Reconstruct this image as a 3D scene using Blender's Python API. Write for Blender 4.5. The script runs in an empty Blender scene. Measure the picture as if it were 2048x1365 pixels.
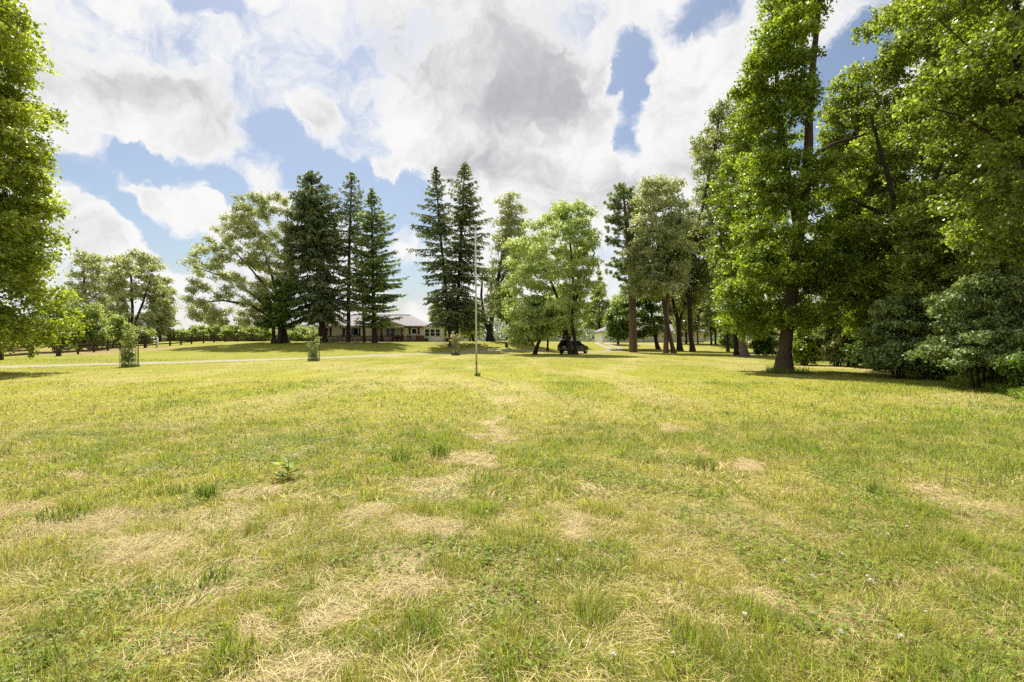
import bpy, math, random
import numpy as np
from mathutils import Vector
rng = np.random.default_rng(7)
random.seed(7)
SC = bpy.context.scene
COL = SC.collection

# ------------------------------------------------------------------ camera
F = 1024.0          # focal length in photo pixels (2048 wide) = 18 mm on 36 mm
HZ = 682.0
CAMZ = 1.6
cam_d = bpy.data.cameras.new('camera')
cam_d.sensor_width = 36.0
cam_d.lens = 18.0
cam_d.clip_end = 5000
cam_d.clip_start = 0.05
cam = bpy.data.objects.new('camera', cam_d)
cam.location = (0, 0, CAMZ)
cam.rotation_euler = (math.radians(90), 0, 0)
COL.objects.link(cam)
SC.camera = cam

# ------------------------------------------------------------------ light
SUN_EL, SUN_AZ = math.radians(59), math.radians(-18)     # azimuth from +Y towards +X
S = Vector((math.sin(SUN_AZ)*math.cos(SUN_EL), math.cos(SUN_AZ)*math.cos(SUN_EL), math.sin(SUN_EL)))
sl = bpy.data.lights.new('sun', 'SUN')
sl.energy = 3.6
sl.angle = math.radians(0.55)
sl.color = (1.0, 0.95, 0.86)
so = bpy.data.objects.new('sun', sl)
so.rotation_euler = (-S).to_track_quat('-Z', 'Y').to_euler()
so.location = S*100
COL.objects.link(so)

SC.view_settings.view_transform = 'Standard'
SC.view_settings.look = 'None'
SC.view_settings.exposure = 1.3
SC.view_settings.gamma = 1
try:
    SC.cycles.max_bounces = 10
    SC.cycles.diffuse_bounces = 6
    SC.cycles.glossy_bounces = 2
    SC.cycles.transmission_bounces = 6
    SC.cycles.sample_clamp_indirect = 4
    SC.cycles.use_denoising = False
    SC.render.filter_size = 1.2
except Exception:
    pass

# ------------------------------------------------------------------ world: sky texture with clouds by direction
W = bpy.data.worlds.new('World')
SC.world = W
W.use_nodes = True
NT = W.node_tree
NT.nodes.clear()
def wn(t, **k):
    n = NT.nodes.new(t)
    for a, b in k.items():
        setattr(n, a, b)
    return n
def wl(a, b):
    NT.links.new(a, b)
def wmath(op, a, b=None, c=None, clamp=False):
    n = wn('ShaderNodeMath', operation=op, use_clamp=clamp)
    for i, v in enumerate((a, b, c)):
        if v is None:
            continue
        if isinstance(v, (int, float)):
            n.inputs[i].default_value = v
        else:
            wl(v, n.inputs[i])
    return n.outputs[0]
tc = wn('ShaderNodeTexCoord')
sky = wn('ShaderNodeTexSky', sky_type='NISHITA')
sky.sun_disc = False
sky.sun_elevation = SUN_EL
sky.sun_rotation = SUN_AZ
sky.air_density = 1.0
sky.dust_density = 1.6
sky.ozone_density = 1.2
D = tc.outputs['Generated']
# ragged cloud edges: bend the look-up direction with noise
def noise(vec, scale, detail, rough=0.55, dist=0.0, off=(0, 0, 0)):
    mp = wn('ShaderNodeMapping')
    mp.inputs['Location'].default_value = off
    wl(vec, mp.inputs['Vector'])
    n = wn('ShaderNodeTexNoise')
    n.inputs['Scale'].default_value = scale
    n.inputs['Detail'].default_value = detail
    n.inputs['Roughness'].default_value = rough
    n.inputs['Distortion'].default_value = dist
    wl(mp.outputs[0], n.inputs['Vector'])
    return n
def warp(vec, scale, amp, detail, off):
    n = noise(vec, scale, detail, 0.6, 0, off)
    s = wn('ShaderNodeVectorMath', operation='SUBTRACT')
    wl(n.outputs['Color'], s.inputs[0]); s.inputs[1].default_value = (0.5, 0.5, 0.5)
    m = wn('ShaderNodeVectorMath', operation='SCALE')
    wl(s.outputs[0], m.inputs[0]); m.inputs['Scale'].default_value = amp
    a = wn('ShaderNodeVectorMath', operation='ADD')
    wl(vec, a.inputs[0]); wl(m.outputs[0], a.inputs[1])
    return a.outputs[0]
DW = warp(warp(warp(D, 3.0, 0.16, 4, (3, 1, 7)), 11.0, 0.085, 6, (1, 5, 2)), 36.0, 0.03, 6, (4, 2, 6))
def blob(px, py, rx, ry, rot=0.0, soft=0.15):
    """a soft ellipse on the sky seen in the direction of a photo pixel; radii in photo pixels, rot in degrees"""
    d = Vector(((px-1024)/F, 1, (HZ-py)/F))
    ln = d.length
    dn = d.normalized()
    az = math.atan2(-dn.x, dn.y); el = math.asin(dn.z)
    from mathutils import Matrix
    R = Matrix.Rotation(az, 3, 'Z') @ Matrix.Rotation(el, 3, 'X') @ Matrix.Rotation(math.radians(rot), 3, 'Y')
    mp = wn('ShaderNodeMapping', vector_type='TEXTURE')
    mp.inputs['Location'].default_value = dn
    mp.inputs['Rotation'].default_value = R.to_euler()
    h = math.hypot(d.x, 1)
    mp.inputs['Scale'].default_value = (rx/F/h/ (ln/h) , 1.2, ry/F/ln/(ln/h)**0.5)
    wl(DW, mp.inputs['Vector'])
    l = wn('ShaderNodeVectorMath', operation='LENGTH')
    wl(mp.outputs[0], l.inputs[0])
    r = wn('ShaderNodeMapRange', interpolation_type='SMOOTHSTEP')
    r.inputs['From Min'].default_value = 1.0
    r.inputs['From Max'].default_value = soft
    r.inputs['To Min'].default_value = 0.0
    r.inputs['To Max'].default_value = 1.0
    wl(l.outputs['Value'], r.inputs['Value'])
    return r.outputs[0]
def addup(items):
    acc = None
    for w, b in items:
        v = wmath('MULTIPLY', b, w)
        acc = v if acc is None else wmath('ADD', acc, v)
    return acc
HOLES = [  # blue openings
    (1.25, blob(330, 330, 260, 72, 8)), (1.25, blob(640, 350, 260, 70, 10)), (0.9, blob(215, 300, 120, 60, 0)),
    (1.2, blob(790, 420, 150, 110, 30)), (0.9, blob(560, 260, 110, 45, 0)),
    (1.1, blob(270, 440, 230, 46, 38)), (0.9, blob(400, 500, 120, 60, 0)),
    (1.25, blob(1262, 130, 60, 120, 0)), (1.0, blob(1255, 265, 46, 75, -15)), (0.8, blob(1385, 15, 110, 60, 0)),
    (0.8, blob(420, 5, 110, 40, 0)), (1.2, blob(1725, 105, 130, 90, 0)), (0.8, blob(800, 570, 120, 90, 0)),
    (0.7, blob(1640, 250, 120, 120, 0)),
]
PUFFS = [
    (1.2, blob(260, 345, 230, 45, 28)), (1.1, blob(170, 470, 190, 75, 35)), (0.9, blob(400, 400, 130, 50, 25)),
    (1.1, blob(540, 360, 80, 75, 0)), (1.0, blob(300, 230, 330, 120, 10)), (0.9, blob(640, 235, 60, 60, 30)),
    (0.8, blob(815, 290, 60, 60, 0)), (0.8, blob(760, 330, 50, 30, 0)), (1.0, blob(810, 470, 60, 80, 0)), (1.3, blob(1420, 200, 150, 220, 15)),
    (1.3, blob(1000, 250, 300, 190, 0)), (1.0, blob(1150, 400, 260, 120, 0)),
]
n1 = noise(DW, 4.2, 12, 0.64, 0.3, (2, 9, 4))
dens = wmath('ADD', wmath('MULTIPLY', wmath('SUBTRACT', n1.outputs['Fac'], 0.5), 2.2), 0.62)
n4_ = noise(DW, 15.0, 8, 0.66, 0.4, (3, 3, 9))
dens = wmath('ADD', dens, wmath('MULTIPLY', wmath('SUBTRACT', n4_.outputs['Fac'], 0.5), 1.5))
dens = wmath('SUBTRACT', dens, addup(HOLES))
dens = wmath('ADD', dens, addup(PUFFS))
mask = wn('ShaderNodeMapRange', interpolation_type='SMOOTHSTEP')
mask.inputs['From Min'].default_value = 0.0
mask.inputs['From Max'].default_value = 0.78
wl(dens, mask.inputs['Value'])
GREYS = [(0.55, blob(930, 110, 360, 200, 8, 0.2)), (0.45, blob(1120, 150, 170, 190, 0, 0.2)), (0.42, blob(430, 215, 340, 110, 12, 0.1)),
         (0.38, blob(1180, 390, 220, 90, 0, 0.2)), (0.25, blob(160, 480, 120, 60, 30)), (0.4, blob(760, 60, 200, 110, 0, 0.2)), (0.3, blob(230, 160, 170, 70, 0)), (0.3, blob(960, 330, 260, 80, 0, 0.1)),
         (0.25, blob(1390, 330, 120, 70, 0))]
n2 = noise(DW, 6.5, 7, 0.6, 0.2, (7, 3, 1))
shade = wmath('ADD', addup(GREYS), wmath('MULTIPLY', wmath('SUBTRACT', n2.outputs['Fac'], 0.5), 1.9))
n3_ = noise(DW, 17.0, 6, 0.62, 0.1, (5, 8, 2))
shade = wmath('ADD', shade, wmath('MULTIPLY', wmath('SUBTRACT', n3_.outputs['Fac'], 0.5), 1.0))
shade = wmath('ADD', shade, 0.27)
thick = wn('ShaderNodeMapRange', interpolation_type='SMOOTHSTEP')
thick.inputs['From Min'].default_value = 0.25
thick.inputs['From Max'].default_value = 1.25
thick.inputs['To Min'].default_value = 0.12
wl(dens, thick.inputs['Value'])
shade = wmath('MULTIPLY', shade, thick.outputs[0])
soft_ = wn('ShaderNodeMapRange', interpolation_type='SMOOTHSTEP')
soft_.inputs['From Max'].default_value = 1.25
wl(wmath('MINIMUM', wmath('MAXIMUM', shade, 0.0), 1.25), soft_.inputs['Value'])
shade = wmath('MULTIPLY', soft_.outputs[0], 0.95)
cmix = wn('ShaderNodeMix', data_type='RGBA')
cmix.inputs['A'].default_value = (0.392, 0.389, 0.386, 1)
cmix.inputs['B'].default_value = (0.186, 0.188, 0.200, 1)
wl(shade, cmix.inputs['Factor'])
skys = wn('ShaderNodeMix', data_type='RGBA', blend_type='MULTIPLY')
skys.inputs['Factor'].default_value = 1.0
skys.inputs['B'].default_value = (0.046, 0.0465, 0.0462, 1)
wl(sky.outputs[0], skys.inputs['A'])
allm = wn('ShaderNodeMix', data_type='RGBA')
wl(mask.outputs[0], allm.inputs['Factor'])
wl(skys.outputs['Result'], allm.inputs['A'])
wl(cmix.outputs['Result'], allm.inputs['B'])
bg = wn('ShaderNodeBackground')
bg.inputs['Strength'].default_value = 1.0
wl(allm.outputs['Result'], bg.inputs['Color'])
wo = wn('ShaderNodeOutputWorld')
wl(bg.outputs[0], wo.inputs['Surface'])
W.cycles.sampling_method = 'MANUAL'
W.cycles.sample_map_resolution = 512

# ------------------------------------------------------------------ small helpers
def PX(px, Y): return (px-1024.0)*Y/F
def PZ(py, Y): return CAMZ+(HZ-py)*Y/F
def ss(t):
    t = np.clip(t, 0, 1)
    return t*t*(3-2*t)
def vnoise(x, y, seed=0):
    xi = np.floor(x).astype(np.int64); yi = np.floor(y).astype(np.int64)
    fx = x-xi; fy = y-yi
    fx = fx*fx*(3-2*fx); fy = fy*fy*(3-2*fy)
    def h(a, b):
        v = (a*374761393 + b*668265263 + seed*974711) & 0xffffffff
        v = ((v ^ (v >> 13))*1274126177) & 0xffffffff
        v = v ^ (v >> 16)
        return (v & 0xffff)/65535.0
    return (h(xi, yi)*(1-fx)+h(xi+1, yi)*fx)*(1-fy)+(h(xi, yi+1)*(1-fx)+h(xi+1, yi+1)*fx)*fy
def fbm(x, y, seed=0, oct=4):
    a, s, t = 1.0, 0.0, 0.0
    for o in range(oct):
        s = s+a*vnoise(x*2**o+17.3*o, y*2**o-9.1*o, seed+o); t += a; a *= 0.5
    return s/t
def drive_y(x): return 31+(x+31)*1.63
def hgt(x, y):
    """height of the ground"""
    x = np.asarray(x, float); y = np.asarray(y, float)
    a = np.clip(np.maximum(56, drive_y(x)+1.5), 56, 69)
    b = 84+16*ss((-37-x)/13)+22*ss((x+1)/10)
    top = 1.5-0.2*ss((x-5)/15)
    z = top*ss((y-a)/(b-a))
    z = z+0.05*(fbm(x*0.35, y*0.35, 5, 3)-0.5)*np.clip(1-y/60, 0, 1)+0.045*(fbm(x*1.6, y*1.6, 9, 3)-0.5)*np.clip(1-y/25, 0, 1)
    return z
def H(x, y): return float(hgt(x, y))

def tag(o, label=None, cat=None, group=None, kind=None):
    if label: o['label'] = label
    if cat: o['category'] = cat
    if group: o['group'] = group
    if kind: o['kind'] = kind
    return o
def thing(name, label, cat, loc, rotz=0.0, group=None):
    o = bpy.data.objects.new(name, None)
    o.empty_display_size = 0.3
    o.location = loc; o.rotation_euler = (0, 0, rotz)
    COL.objects.link(o)
    return tag(o, label, cat, group)
def link(name, me, mat, parent=None, loc=None):
    o = bpy.data.objects.new(name, me)
    if mat: me.materials.append(mat)
    COL.objects.link(o)
    if parent: o.parent = parent
    if loc: o.location = loc
    return o
def np_mesh(name, verts, loops, starts, totals, attrs=None, smooth=False):
    me = bpy.data.meshes.new(name)
    me.vertices.add(len(verts)); me.vertices.foreach_set('co', np.ascontiguousarray(verts, np.float32).ravel())
    me.loops.add(len(loops)); me.loops.foreach_set('vertex_index', np.ascontiguousarray(loops, np.int32))
    me.polygons.add(len(starts)); me.polygons.foreach_set('loop_start', np.ascontiguousarray(starts, np.int32))
    try:
        me.polygons.foreach_set('loop_total', np.ascontiguousarray(totals, np.int32))
    except Exception:
        pass
    if smooth:
        me.polygons.foreach_set('use_smooth', np.ones(len(starts), bool))
    for k, v in (attrs or {}).items():
        v = np.asarray(v, np.float32)
        if v.ndim == 1:
            at = me.attributes.new(k, 'FLOAT', 'POINT'); at.data.foreach_set('value', v)
        else:
            if v.shape[1] == 3: v = np.concatenate([v, np.ones((len(v), 1), np.float32)], 1)
            at = me.attributes.new(k, 'FLOAT_COLOR', 'POINT'); at.data.foreach_set('color', np.ascontiguousarray(v).ravel())
    me.update(calc_edges=True)
    me.validate()
    return me

class MB:
    """collects boxes, prisms, tubes and quads; build() links them as one mesh object"""
    def __init__(s): s.v = []; s.f = []
    def add(s, vs, fs):
        o = len(s.v); s.v += [tuple(map(float, p)) for p in vs]; s.f += [tuple(i+o for i in f) for f in fs]
        return s
    def box(s, x0, x1, y0, y1, z0, z1):
        return s.add([(x0, y0, z0), (x1, y0, z0), (x1, y1, z0), (x0, y1, z0), (x0, y0, z1), (x1, y0, z1), (x1, y1, z1), (x0, y1, z1)],
                     [(0, 3, 2, 1), (4, 5, 6, 7), (0, 1, 5, 4), (1, 2, 6, 5), (2, 3, 7, 6), (3, 0, 4, 7)])
    def slab(s, pts, t):
        """thick plate from a planar polygon, t metres along its normal (both ways halved)"""
        P = [Vector(p) for p in pts]
        n = (P[1]-P[0]).cross(P[2]-P[0]).normalized()*t*0.5
        k = len(P)
        vs = [p+n for p in P]+[p-n for p in P]
        fs = [tuple(range(k)), tuple(range(2*k-1, k-1, -1))]
        for i in range(k):
            j = (i+1) % k
            fs.append((i, i+k, j+k, j))
        return s.add(vs, fs)
    def bar(s, a, b, w, h=None):
        """rectangular bar between two points"""
        a = Vector(a); b = Vector(b); h = h or w
        d = (b-a).normalized()
        u = d.cross(Vector((0, 0, 1)))
        u = Vector((1, 0, 0)) if u.length < 1e-3 else u.normalized()
        v = u.cross(d)
        vs = []
        for p in (a, b):
            for (i, j) in ((-1, -1), (1, -1), (1, 1), (-1, 1)):
                vs.append(p+u*w*0.5*i+v*h*0.5*j)
        return s.add(vs, [(0, 3, 2, 1), (4, 5, 6, 7), (0, 1, 5, 4), (1, 2, 6, 5), (2, 3, 7, 6), (3, 0, 4, 7)])
    def tube(s, pts, rad, n=8, cap=True, wob=0.0):
        P = [Vector(p) for p in pts]
        vs = []; fs = []
        ref = Vector((0.3, 0.9, 0.1)).normalized()
        for i, p in enumerate(P):
            d = (P[min(i+1, len(P)-1)]-P[max(i-1, 0)])
            d = d.normalized() if d.length > 1e-6 else Vector((0, 0, 1))
            u = d.cross(ref)
            if u.length < 1e-3: u = d.cross(Vector((1, 0, 0)))
            u.normalize(); v = d.cross(u)
            r = rad[i] if hasattr(rad, '__len__') else rad
            for k in range(n):
                a = 2*math.pi*k/n
                rr = r*(1+wob*(random.random()-0.5))
                vs.append(p+(u*math.cos(a)+v*math.sin(a))*rr)
        for i in range(len(P)-1):
            for k in range(n):
                k2 = (k+1) % n
                fs.append((i*n+k, i*n+k2, (i+1)*n+k2, (i+1)*n+k))
        if cap:
            fs.append(tuple(range(n-1, -1, -1))); fs.append(tuple((len(P)-1)*n+k for k in range(n)))
        return s.add(vs, fs)
    def ball(s, c, r, nu=10, nv=7, sz=1.0):
        vs = [(c[0], c[1], c[2]+r*sz)]
        for j in range(1, nv):
            t = math.pi*j/nv
            for i in range(nu):
                a = 2*math.pi*i/nu
                vs.append((c[0]+r*math.sin(t)*math.cos(a), c[1]+r*math.sin(t)*math.sin(a), c[2]+r*sz*math.cos(t)))
        vs.append((c[0], c[1], c[2]-r*sz))
        fs = []
        for i in range(nu):
            fs.append((0, 1+i, 1+(i+1) % nu))
            for j in range(nv-2):
                a = 1+j*nu; b = a+nu
                fs.append((a+i, b+i, b+(i+1) % nu, a+(i+1) % nu))
            fs.append((len(vs)-1, 1+(nv-2)*nu+(i+1) % nu, 1+(nv-2)*nu+i))
        return s.add(vs, fs)
    def build(s, name, mat, parent=None, smooth=False, loc=None):
        me = bpy.data.meshes.new(name)
        me.from_pydata(s.v, [], s.f)
        if smooth:
            me.polygons.foreach_set('use_smooth', [True]*len(me.polygons))
        me.update()
        return link(name, me, mat, parent, loc)

# ------------------------------------------------------------------ materials
def mat(name, color, rough=0.7, metal=0.0, var=0.0, scale=3.0, bump=0.0, spec=0.3, stretch=None, color2=None):
    m = bpy.data.materials.new(name)
    m.use_nodes = True
    nt = m.node_tree
    p = nt.nodes['Principled BSDF']
    p.inputs['Roughness'].default_value = rough
    p.inputs['Metallic'].default_value = metal
    p.inputs['Specular IOR Level'].default_value = spec
    p.inputs['Base Color'].default_value = (*color, 1)
    if var or color2 or bump:
        t = nt.nodes.new('ShaderNodeTexCoord')
        mp = nt.nodes.new('ShaderNodeMapping')
        if stretch: mp.inputs['Scale'].default_value = stretch
        nt.links.new(t.outputs['Object'], mp.inputs['Vector'])
        n = nt.nodes.new('ShaderNodeTexNoise')
        n.inputs['Scale'].default_value = scale
        n.inputs['Detail'].default_value = 7
        n.inputs['Roughness'].default_value = 0.65
        nt.links.new(mp.outputs[0], n.inputs['Vector'])
        r = nt.nodes.new('ShaderNodeMapRange')
        r.inputs['From Min'].default_value = 0.3; r.inputs['From Max'].default_value = 0.7
        nt.links.new(n.outputs['Fac'], r.inputs['Value'])
        mx = nt.nodes.new('ShaderNodeMix'); mx.data_type = 'RGBA'
        c2 = color2 or tuple(c*(1-var) for c in color)
        mx.inputs['A'].default_value = (*c2, 1)
        mx.inputs['B'].default_value = (*color, 1)
        nt.links.new(r.outputs[0], mx.inputs['Factor'])
        nt.links.new(mx.outputs['Result'], p.inputs['Base Color'])
        if bump:
            b = nt.nodes.new('ShaderNodeBump')
            b.inputs['Strength'].default_value = bump
            b.inputs['Distance'].default_value = 0.05
            nt.links.new(n.outputs['Fac'], b.inputs['Height'])
            nt.links.new(b.outputs[0], p.inputs['Normal'])
    return m
def leaf_mat(name, c_dark, c_mid, c_light, trans=0.4, tcol=None, rough=0.4, spec=0.42):
    """leaf: the colour varies from leaf to leaf, light passes through the blade"""
    m = bpy.data.materials.new(name)
    m.use_nodes = True
    nt = m.node_tree
    p = nt.nodes['Principled BSDF']; out = nt.nodes['Material Output']
    a = nt.nodes.new('ShaderNodeAttribute'); a.attribute_name = 'rnd'
    cr = nt.nodes.new('ShaderNodeValToRGB')
    e = cr.color_ramp.elements
    e[0].position = 0.05; e[0].color = (*c_dark, 1)
    e[1].position = 0.95; e[1].color = (*c_light, 1)
    k = e.new(0.5); k.color = (*c_mid, 1)
    nt.links.new(a.outputs['Fac'], cr.inputs['Fac'])
    nt.links.new(cr.outputs[0], p.inputs['Base Color'])
    p.inputs['Roughness'].default_value = rough
    p.inputs['Specular IOR Level'].default_value = spec
    tr = nt.nodes.new('ShaderNodeBsdfTranslucent')
    mu = nt.nodes.new('ShaderNodeMix'); mu.data_type = 'RGBA'; mu.blend_type = 'MULTIPLY'
    mu.inputs['Factor'].default_value = 1.0
    mu.inputs['B'].default_value = (*(tcol or (1.9, 1.75, 0.55)), 1)
    nt.links.new(cr.outputs[0], mu.inputs['A'])
    nt.links.new(mu.outputs['Result'], tr.inputs['Color'])
    mx = nt.nodes.new('ShaderNodeMixShader')
    mx.inputs['Fac'].default_value = trans
    nt.links.new(p.outputs[0], mx.inputs[1]); nt.links.new(tr.outputs[0], mx.inputs[2])
    nt.links.new(mx.outputs[0], out.inputs['Surface'])
    return m
M = {}
M['maple'] = leaf_mat('maple_leaf', (0.0671, 0.1, 0.0153), (0.1751, 0.2335, 0.0356), (0.3628, 0.4325, 0.0772), 0.46, (1.6, 1.7, 0.4))
M['maple_bright'] = leaf_mat('bright_maple_leaf', (0.1191, 0.1544, 0.028), (0.2597, 0.3089, 0.0589), (0.4545, 0.5023, 0.1114), 0.46, (1.55, 1.6, 0.4))
M['wood'] = leaf_mat('woodland_leaf', (0.0635, 0.0883, 0.0187), (0.1786, 0.2294, 0.0495), (0.4002, 0.4645, 0.1277), 0.46, (1.55, 1.6, 0.42))
M['grey'] = leaf_mat('silver_leaf', (0.1859, 0.2137, 0.1032), (0.3742, 0.4128, 0.2093), (0.594, 0.6166, 0.362), 0.40, (1.35, 1.35, 0.8))
M['greydark'] = leaf_mat('dull_leaf', (0.115, 0.145, 0.0534), (0.2415, 0.286, 0.1017), (0.4312, 0.4803, 0.2034), 0.42, (1.4, 1.38, 0.65))
M['locust'] = leaf_mat('locust_leaf', (0.1918, 0.2504, 0.0953), (0.3843, 0.4641, 0.1898), (0.6023, 0.6826, 0.3329), 0.45, (1.35, 1.35, 0.65))
M['lush'] = leaf_mat('lush_leaf', (0.1352, 0.1934, 0.0588), (0.2729, 0.3453, 0.1135), (0.4331, 0.4867, 0.2075), 0.45, (1.5, 1.45, 0.6))
M['shrub'] = leaf_mat('shrub_leaf', (0.0828, 0.1186, 0.0392), (0.2029, 0.2641, 0.0961), (0.414, 0.4991, 0.2282), 0.38, (1.4, 1.4, 0.65))
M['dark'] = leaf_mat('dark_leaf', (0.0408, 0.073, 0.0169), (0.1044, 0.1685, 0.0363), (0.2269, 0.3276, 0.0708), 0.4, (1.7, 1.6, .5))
M['spruce'] = leaf_mat('spruce_needle', (0.0683, 0.0924, 0.0434), (0.1696, 0.2183, 0.0987), (0.3851, 0.4476, 0.1974), 0.34, (1.2, 1.2, 0.8), 0.55, 0.25)
M['pine'] = leaf_mat('pine_needle', (0.0858, 0.1218, 0.0422), (0.2138, 0.2801, 0.0972), (0.4576, 0.5428, 0.198), 0.36, (1.2, 1.2, 0.8), 0.5, 0.3)
M['hedge'] = leaf_mat('hedge_leaf', (0.2, 0.25, 0.07), (0.3, 0.36, 0.11), (0.4, 0.45, 0.17), 0.48, (1.35, 1.35, .7))
M['sapling'] = leaf_mat('sapling_leaf', (0.2, 0.24, 0.085), (0.29, 0.33, 0.13), (0.4, 0.43, 0.2), 0.42, (1.3, 1.3, .7))
M['sapling_yellow'] = leaf_mat('yellow_leaf', (0.28, 0.25, 0.10), (0.4, 0.35, 0.16), (0.5, 0.44, 0.23), 0.42, (1.2, 1.15, .7))
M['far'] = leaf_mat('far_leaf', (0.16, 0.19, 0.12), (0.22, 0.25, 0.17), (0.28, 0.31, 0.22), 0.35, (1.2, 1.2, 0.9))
M['bark'] = mat('bark', (0.115, 0.088, 0.062), 0.9, var=0.6, scale=4, bump=0.9, stretch=(5, 5, 0.8), spec=0.1)
M['bark_dark'] = mat('dark_bark', (0.06, 0.047, 0.036), 0.9, var=0.5, scale=4, bump=0.8, stretch=(4, 4, 0.7), spec=0.1)
M['bark_grey'] = mat('grey_bark', (0.2, 0.17, 0.135), 0.9, var=0.55, scale=4, bump=0.8, stretch=(4, 4, 0.7), spec=0.1)
M['bark_red'] = mat('red_pine_bark', (0.22, 0.15, 0.11), 0.9, var=0.5, scale=3, bump=0.8, stretch=(4, 4, 1.2), spec=0.1)
M['rail'] = mat('weathered_shaded_rail', (0.07, 0.052, 0.038), 0.85, var=0.45, scale=6, stretch=(1, 1, 4), spec=0.1)  # weathered wood, its brown darkened to carry the shade of the backlit rails
M['white'] = mat('white_paint', (0.72, 0.71, 0.68), 0.5, var=0.06, scale=3)
M['redwood'] = mat('red_brown_stain', (0.11, 0.038, 0.022), 0.65, var=0.4, scale=8, spec=0.2)
M['glass'] = mat('window_glass', (0.010, 0.011, 0.012), 0.1, spec=0.25)
M['gravel'] = None

# ------------------------------------------------------------------ lawn masks (all in metres on the ground)
def gpt(px, py):
    Y = CAMZ*F/(py-HZ)
    return PX(px, Y), Y
DRYP = [(1000, 800, 30, 8), (988, 840, 34, 12), (985, 868, 40, 14), (945, 920, 55, 22), (885, 978, 80, 30), (845, 1068, 80, 26), (760, 1035, 60, 22), (790, 1130, 70, 24), (700, 1225, 90, 30), (620, 1330, 110, 30), (275, 945, 40, 18),
        (130, 1060, 110, 30), (40, 1020, 80, 26), (330, 1295, 80, 26), (430, 1180, 110, 26), (1485, 935, 55, 14), (1960, 1020, 80, 26),
        (1965, 1150, 70, 24), (1180, 985, 30, 26), (1150, 1050, 30, 18), (1370, 858, 30, 8), (540, 985, 60, 16), (500, 1260, 70, 22),
        (100, 965, 40, 14), (800, 1180, 90, 24), (1500, 1200, 60, 20), (1450, 1045, 60, 20), (1700, 1240, 70, 20), (590, 905, 40, 10), (1700, 735, 80, 6), (1880, 985, 60, 16), (260, 1110, 80, 22)]
GRNP = [(1110, 905, 70, 40), (890, 895, 80, 30), (420, 985, 40, 20), (150, 1180, 130, 40), (60, 1300, 130, 60), (1010, 975, 60, 40), (1180, 1120, 90, 40),
        (1560, 900, 120, 30), (2000, 930, 80, 40), (1700, 1150, 120, 40), (640, 1210, 90, 40), (330, 1200, 100, 40), (1500, 1310, 130, 50), (1000, 1300, 150, 50), (680, 900, 90, 20), (240, 960, 80, 16)]
def patches(x, y, L):
    acc = np.zeros_like(x)
    wx = x+0.45*(fbm(x*2.2, y*1.7, 31, 3)-0.5)*np.clip(y/4, 0.6, 3)
    wy = y+0.6*(fbm(x*1.7, y*1.7, 37, 3)-0.5)*np.clip(y/4, 0.6, 3)
    for (px, py, rx, ry) in L:
        cx, cy = gpt(px, py)
        a = rx*cy/F
        b = max(0.5*abs(gpt(px, py-ry)[1]-gpt(px, py+ry)[1]), 0.12)
        acc = np.maximum(acc, np.exp(-(((wx-cx)/a)**2+((wy-cy)/b)**2)*1.1))
    return acc
def lawn(x, y):
    """(dry, lush, clump) in 0..1"""
    far = ss((y-6)/10)
    n = fbm(x*0.6, y*0.45, 1, 4); n2 = fbm(x*3.4+5, y*2.6, 2, 4); n3 = fbm(x*9, y*7, 3, 3)
    dp = patches(x, y, DRYP); dp = ss((dp+0.75*(n3-.5)+.5*(n2-.5)-.28)*2.6); gp_ = patches(x, y, GRNP)
    dry = ss((0.35*n+0.4*n2+.25*(1-n3)-0.52)*5.0)*0.36+dp*1.0+0.42*far*ss((fbm(x*.45, y*.16, 8, 4)-.45)*5)
    dry = dry-0.5*gp_
    lush = ss((0.30*(1-n)+0.38*n2+0.32*n3-0.45)*5)*0.75+gp_*0.25-dp*0.9-far*0.25
    beyond = ss((y-(drive_y(x)+2))/3)*ss((60-x)/30)*ss((x+70)/20)*ss((y-33)/4)
    lush = lush+0.45*far*ss((fbm(x*.5+40, y*.2, 18, 4)-.5)*6)+0.4*beyond; dry = dry-0.35*beyond
    # shade-grown lusher grass along the wood's edge
    edge = ss((x-(0.62*y-1.5))/4.0)*ss((60-y)/20)
    lush = lush+0.45*edge*(0.4+n2)
    return np.clip(dry, 0, 1), np.clip(lush, 0, 1), n3
C_STRAW = np.array([0.42, 0.335, 0.165]); C_OLIVE = np.array([0.262, 0.246, 0.034]); C_GREEN = np.array([0.172, 0.212, 0.02]); C_THATCH = np.array([0.29, 0.22, 0.10])
def lawn_col(x, y):
    d, l, n3 = lawn(x, y)
    c = C_OLIVE[None]*(1-l[:, None])+C_GREEN[None]*l[:, None]
    far = ss((y-14)/25)[:, None]
    c = c*(1-far)+far*(c*0.45+0.55*np.array([0.218, 0.208, 0.046])[None])
    return c*(1-d[:, None])+(C_STRAW*(0.94))[None]*d[:, None], d, l
DR_PTS = [(-75, -41), (-31, 31), (-25.7, 37.0), (-17.5, 49), (-12.2, 60.5), (-8.6, 67), (-4.5, 71), (0.0, 73), (5, 74)]
def smooth_path(P, n=12):
    out = []
    P = [Vector((*p, 0)) for p in P]
    for i in range(len(P)-1):
        a, b, c, d = P[max(i-1, 0)], P[i], P[i+1], P[min(i+2, len(P)-1)]
        for k in range(n):
            t = k/n
            out.append(0.5*((2*b)+(c-a)*t+(2*a-5*b+4*c-d)*t*t+(3*b-a-3*c+d)*t**3))
    out.append(P[-1])
    return [(v.x, v.y) for v in out]
DR = np.array(smooth_path(DR_PTS))
TP = [(3, 71.8), (8, 71), (12, 72.2), (14.8, 75.5), (16.3, 80), (16.9, 86), (16.9, 93), (17.6, 101), (19.5, 106.3)]
TRK = np.array(smooth_path(TP))
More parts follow.
